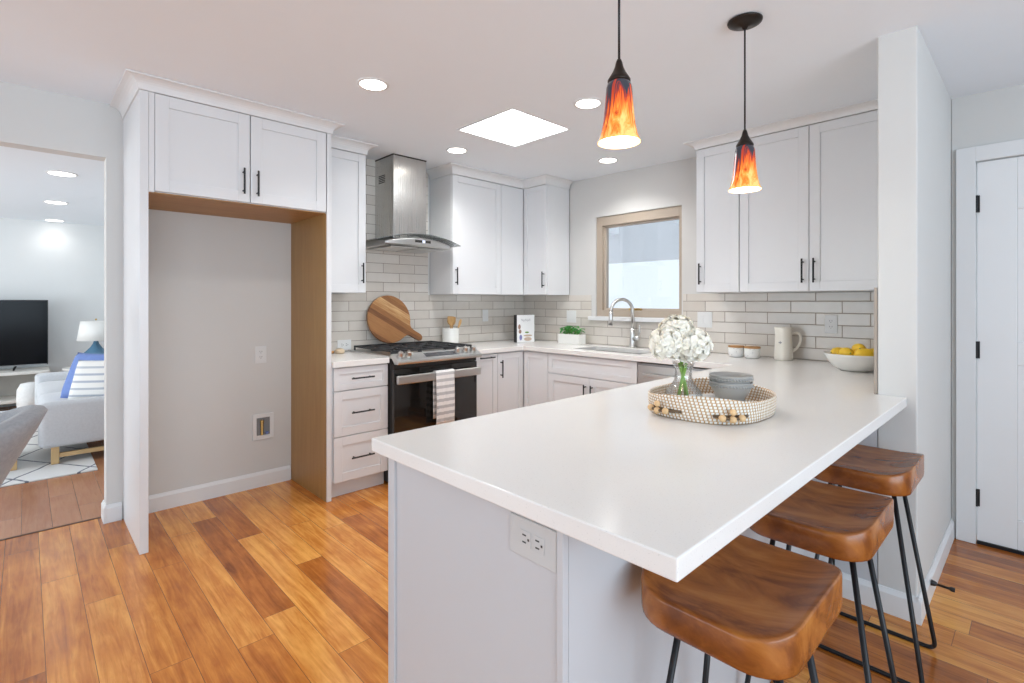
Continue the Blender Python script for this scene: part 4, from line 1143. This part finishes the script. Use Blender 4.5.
build(MB().box(x0, x1, yf-.010, yf+.03, .0015, .0175), 'door_sweep', M_BLACK, do)
build(MB().cyl((4.39, yf-.0005, 1.0), (4.39, yf-.05, 1.0), .012, 12).ball((4.39, yf-.06, 1.0), .028), 'knob', M_BLACK, do, smooth=True)
# door stop on the stub wall baseboard
stp = thing('door_stop', 'black spring door stop sticking out of the stub wall baseboard', 'door stop', (3.53, -.985, .082))
b0 = Vector((3.5032, -.985, .084)); dr = Vector((1, .06, -.06)).normalized()
build(MB().tube([b0, b0+dr*.012, b0+dr*.02], [.013, .011, .0075], 14), 'base', M_BLACK, stp)
sp = [b0+dr*(.018+.045*i/80)+Vector((0, math.cos(i*.9), math.sin(i*.9)))*.0050 for i in range(81)]
build(MB().tube(sp, .0016, 5), 'spring', M_BLACK, stp)
build(MB().tube([b0+dr*.062, b0+dr*.068, b0+dr*.080], [.0065, .0095, .0090], 14), 'rubber_tip', M_BLACK, stp)

# ------------------------------------------------------------------ grey chair at the left edge
chx, chy = 1.02, -4.30
ch = thing('dining_chair', 'grey upholstered barrel chair with its back toward the fridge alcove', 'chair', (chx, chy, 0))
m = MB(); NA, NZ = 30, 9
def cpt(ph, s, side):
    # ph: angle round the shell (0 = back centre, facing +Y); s: 0 bottom .. 1 top ; side: 0 inner 1 outer
    hgt = .555+.305*math.cos(ph*.62)**2
    z = .40+(hgt-.40)*s
    lean = .235*((z-.40)/.5)**1.2
    rad = .235+(.075 if side else 0)-(.010 if side == 0 else 0)
    x_ = math.sin(ph)*rad*1.05; y_ = math.cos(ph)*rad+lean*math.cos(ph)
    return (chx+x_, chy+y_, z)
R = []
for i in range(NA+1):
    ph = math.radians(-100+200*i/NA); prof = []
    for s in [q/NZ for q in range(NZ)]: prof.append(cpt(ph, s, 1))
    a = Vector(cpt(ph, 1, 1)); b = Vector(cpt(ph, 1, 0)); up = Vector((0, 0, .032))
    prof += [a*.98+b*.02+up*.25, a*.85+b*.15+up*.75, (a+b)/2+up, a*.15+b*.85+up*.75, a*.02+b*.98+up*.25]
    for s in [1-q/NZ for q in range(1, NZ+1)]: prof.append(cpt(ph, s, 0))
    R.append(prof)
m.loft(R)
build(m, 'back_shell', M_CHAIR, ch, smooth=True)
m = MB()
so = rrect(.44, .46, .10, 6)
m.loft([[(chx+px*k, chy-.03+py*k, z) for px, py in so] for k, z in ((.93, .39), (1., .405), (1., .47), (.95, .49), (.5, .498))])
build(m, 'seat', M_CHAIR, ch, smooth=True)
for sx_ in (-1, 1):
    for sy_ in (-1, 1):
        build(MB().tube([(chx+sx_*.17, chy-.03+sy_*.17, .392), (chx+sx_*.20, chy-.03+sy_*.21, .001)], [.020, .012], 12), 'leg', M_OAK, ch, smooth=True)

# ------------------------------------------------------------------ living room
rgn = MB().box(-3.9, -1.235, -5.6, -3.44, .0006, .012)
tag(build(rgn, 'area_rug', M_RUG, None, bevel=.004), 'white area rug with dark diamond lines under the sofa', 'rug')
so_ = thing('sofa', 'light grey sofa on oak legs standing on the diamond rug', 'sofa', (-2.55, -3.4, 0))
SXe, SXw, SF, SB = -1.575, -3.70, -3.775, -2.86
def pillowbox(m, x0, x1, y0, y1, z0, z1, r=.03):
    rr = rrect(x1-x0, y1-y0, min(r*1.4, (x1-x0)/2.2, (y1-y0)/2.2), 5); cx, cy = (x0+x1)/2, (y0+y1)/2
    sx_, sy_ = (x1-x0)/2, (y1-y0)/2
    R = []
    for ins, z in ((r*.9, z0), (r*.25, z0+r*.35), (0, z0+r), (0, z1-r), (r*.25, z1-r*.35), (r*.9, z1)):
        R.append([(cx+px*(1-ins/sx_), cy+py*(1-ins/sy_), z) for px, py in rr])
    m.loft(R); return m
build(pillowbox(MB(), SXe-.115, SXe, SF, SB, .150, .512, .035), 'arm', M_SOFA, so_, smooth=True)
build(pillowbox(MB(), SXw, SXw+.115, SF, SB, .150, .535, .035), 'arm', M_SOFA, so_, smooth=True)
build(pillowbox(MB(), SXw+.117, SXe-.117, SF+.012, SB-.17, .150, .300, .02), 'seat_base', M_SOFA, so_, smooth=True)
xm = (SXw+SXe)/2
for x0, x1 in ((SXw+.120, xm-.002), (xm+.002, SXe-.120)):
    build(pillowbox(MB(), x0, x1, SF+.015, SB-.18, .303, .455, .045), 'seat_cushion', M_SOFA, so_, smooth=True)
    build(pillowbox(MB(), x0, x1, SB-.30, SB-.175, .457, .80, .05), 'back_cushion', M_SOFA, so_, smooth=True)
build(pillowbox(MB(), SXw+.117, SXe-.117, SB-.165, SB, .150, .76, .04), 'backrest', M_SOFA, so_, smooth=True)
for x in (SXe-.055, SXw+.055):
    for y in (SF+.10, SB-.10): build(MB().box(x-.025, x+.025, y-.025, y+.025, .0135 if True else .001, .1495), 'leg', M_OAK, so_, bevel=.004)
    build(MB().box(x-.015, x+.015, SF+.126, SB-.126, .060, .095), 'rail', M_OAK, so_, bevel=.003)
build(MB().box(SXw+.09, SXe-.09, SF+.085, SF+.115, .060, .095), 'rail', M_OAK, so_, bevel=.003)
ot = thing('ottoman', 'low light grey ottoman on oak legs in front of the sofa', 'ottoman', (-1.95, -4.2, 0))
build(pillowbox(MB(), -2.28, -1.60, -4.55, -3.865, .135, .385, .04), 'cushion', M_SOFA, ot, smooth=True)
for x in (-2.23, -1.645):
    for y in (-4.50, -3.915): build(MB().box(x-.022, x+.022, y-.022, y+.022, .0135, .1345), 'leg', M_OAK, ot, bevel=.004)
def cushion(name, mat, c, rx, rz, label, s=.46, th=.075):
    m = MB(); R = []
    M = Matrix.Translation(c) @ Matrix.Rotation(rz, 4, 'Z') @ Matrix.Rotation(rx, 4, 'X')
    n = 14
    for sd in (1, -1):
        R = []
        for i in range(n+1):
            row = []
            for j in range(n+1):
                u, v_ = -1+2*i/n, -1+2*j/n
                pin = 1-.07*(u*u*(1-v_*v_)+v_*v_*(1-u*u))
                b = max(0, (1-u**4)*(1-v_**4))**.5
                row.append(M @ Vector((u*s/2*(1-.06*(1-v_*v_)*u*u), sd*th*b, v_*s/2*(1-.06*(1-u*u)*v_*v_))))
            R.append(row)
        m.loft(R, False, False)
    bmesh.ops.remove_doubles(m.bm, verts=m.bm.verts[:], dist=1e-4)
    tag(build(m, name, mat, None, smooth=True), label, 'cushion')
cushion('throw_pillow', M_BLUE, (-2.10, -3.42, .640), -.40, .70, 'plain blue throw pillow behind the striped one on the sofa', .44)
cushion('throw_pillow', M_STRIPE, (-1.87, -3.40, .628), -.40, .95, 'white and blue striped throw pillow on the sofa by the near arm', .37)

# tv and console against the far wall
cs = thing('media_console', 'whitewashed media console with open shelf under the television', 'console', (-4.80, -4.6, 0))
cyR = -3.63
build(MB().box(-5.09, -4.60, -5.6, cyR, .435, .470), 'top', M_WASH, cs, bevel=.004)
for ya in (-5.58, -4.70, cyR-.08): build(MB().box(-5.08, -4.62, ya, ya+.06, .001, .434), 'upright', M_WASH, cs, bevel=.003)
build(MB().box(-5.08, -4.62, -5.519, -4.701, .10, .14).box(-5.08, -4.62, -4.639, cyR-.081, .10, .14), 'shelf', M_WASH, cs, bevel=.003)
build(MB().box(-5.09, -5.081, -5.58, cyR-.02, .10, .43), 'back_board', M_GREYWOOD, cs)
tv = thing('television', 'black flat screen television standing on the whitewashed console', 'television', (-4.85, -4.4, .471))
build(MB().box(-4.875, -4.835, -5.25, -3.640, .520, 1.330), 'casing', M_BLACK, tv, bevel=.004)
build(MB().box(-4.8345, -4.833, -5.24, -3.650, .537, 1.322), 'screen', M_TVSCREEN, tv)
build(MB().box(-4.836, -4.8325, -5.24, -3.650, .521, .533), 'lower_bezel', plain('tv_bezel_grey', (.25, .25, .26), .4), tv)
for ya in (-4.95, -3.93):
    build(MB().tube([(-4.855, ya, .52), (-4.75, ya-.02, .483)], .010, 8).tube([(-4.855, ya, .52), (-4.93, ya-.02, .483)], .010, 8), 'foot', M_BLACK, tv)
m = MB().lathe([(.08, .088), (.115, .13), (.125, .26), (.120, .38), (.09, .445), (.03, .458)], (0, 0, 0), 28)
m.bm.transform(Matrix.Translation((-4.30, -3.80, -.085)))
tag(build(m, 'knit_pouf', M_POUF, None, smooth=True), 'white knitted pouf on the floor in front of the console', 'pouf')

et = thing('end_table', 'small white round end table between sofa and console', 'side table', (-4.40, -3.27, 0))
build(MB().lathe([(.01, .473), (.245, .473), (.255, .480), (.255, .493), (.248, .499), (.01, .500)], (-4.40, -3.27, 0), 36), 'tabletop', M_WASH, et)
for k in range(3):
    a = 2*PI*k/3+.4; build(MB().tube([(-4.40+.10*math.cos(a), -3.27+.10*math.sin(a), .472), (-4.40+.19*math.cos(a), -3.27+.19*math.sin(a), .001)], [.018, .012], 10), 'leg', M_OAK, et, smooth=True)
lp = thing('table_lamp', 'blue glass table lamp with white shade on the end table', 'lamp', (-4.40, -3.205, .5005))
build(MB().lathe([(.075, .0005), (.080, .012), (.125, .06), (.140, .12), (.120, .17), (.060, .235), (.030, .285), (.022, .32)], (-4.40, -3.205, .5005), 32), 'base', M_LAMPBLUE, lp, smooth=True)
build(MB().cyl((-4.40, -3.205, .80), (-4.40, -3.205, 1.05), .006, 8), 'stem', M_BRASS, lp)
build(MB().lathe([(.185, .825), (.150, 1.065)], (-4.40, -3.205, 0), 36, cap=False), 'lamp_shade', M_SHADE, lp, smooth=True, solid=.004)
build(MB().ball((-4.40, -3.205, 1.085), .012), 'finial', M_BRASS, lp)
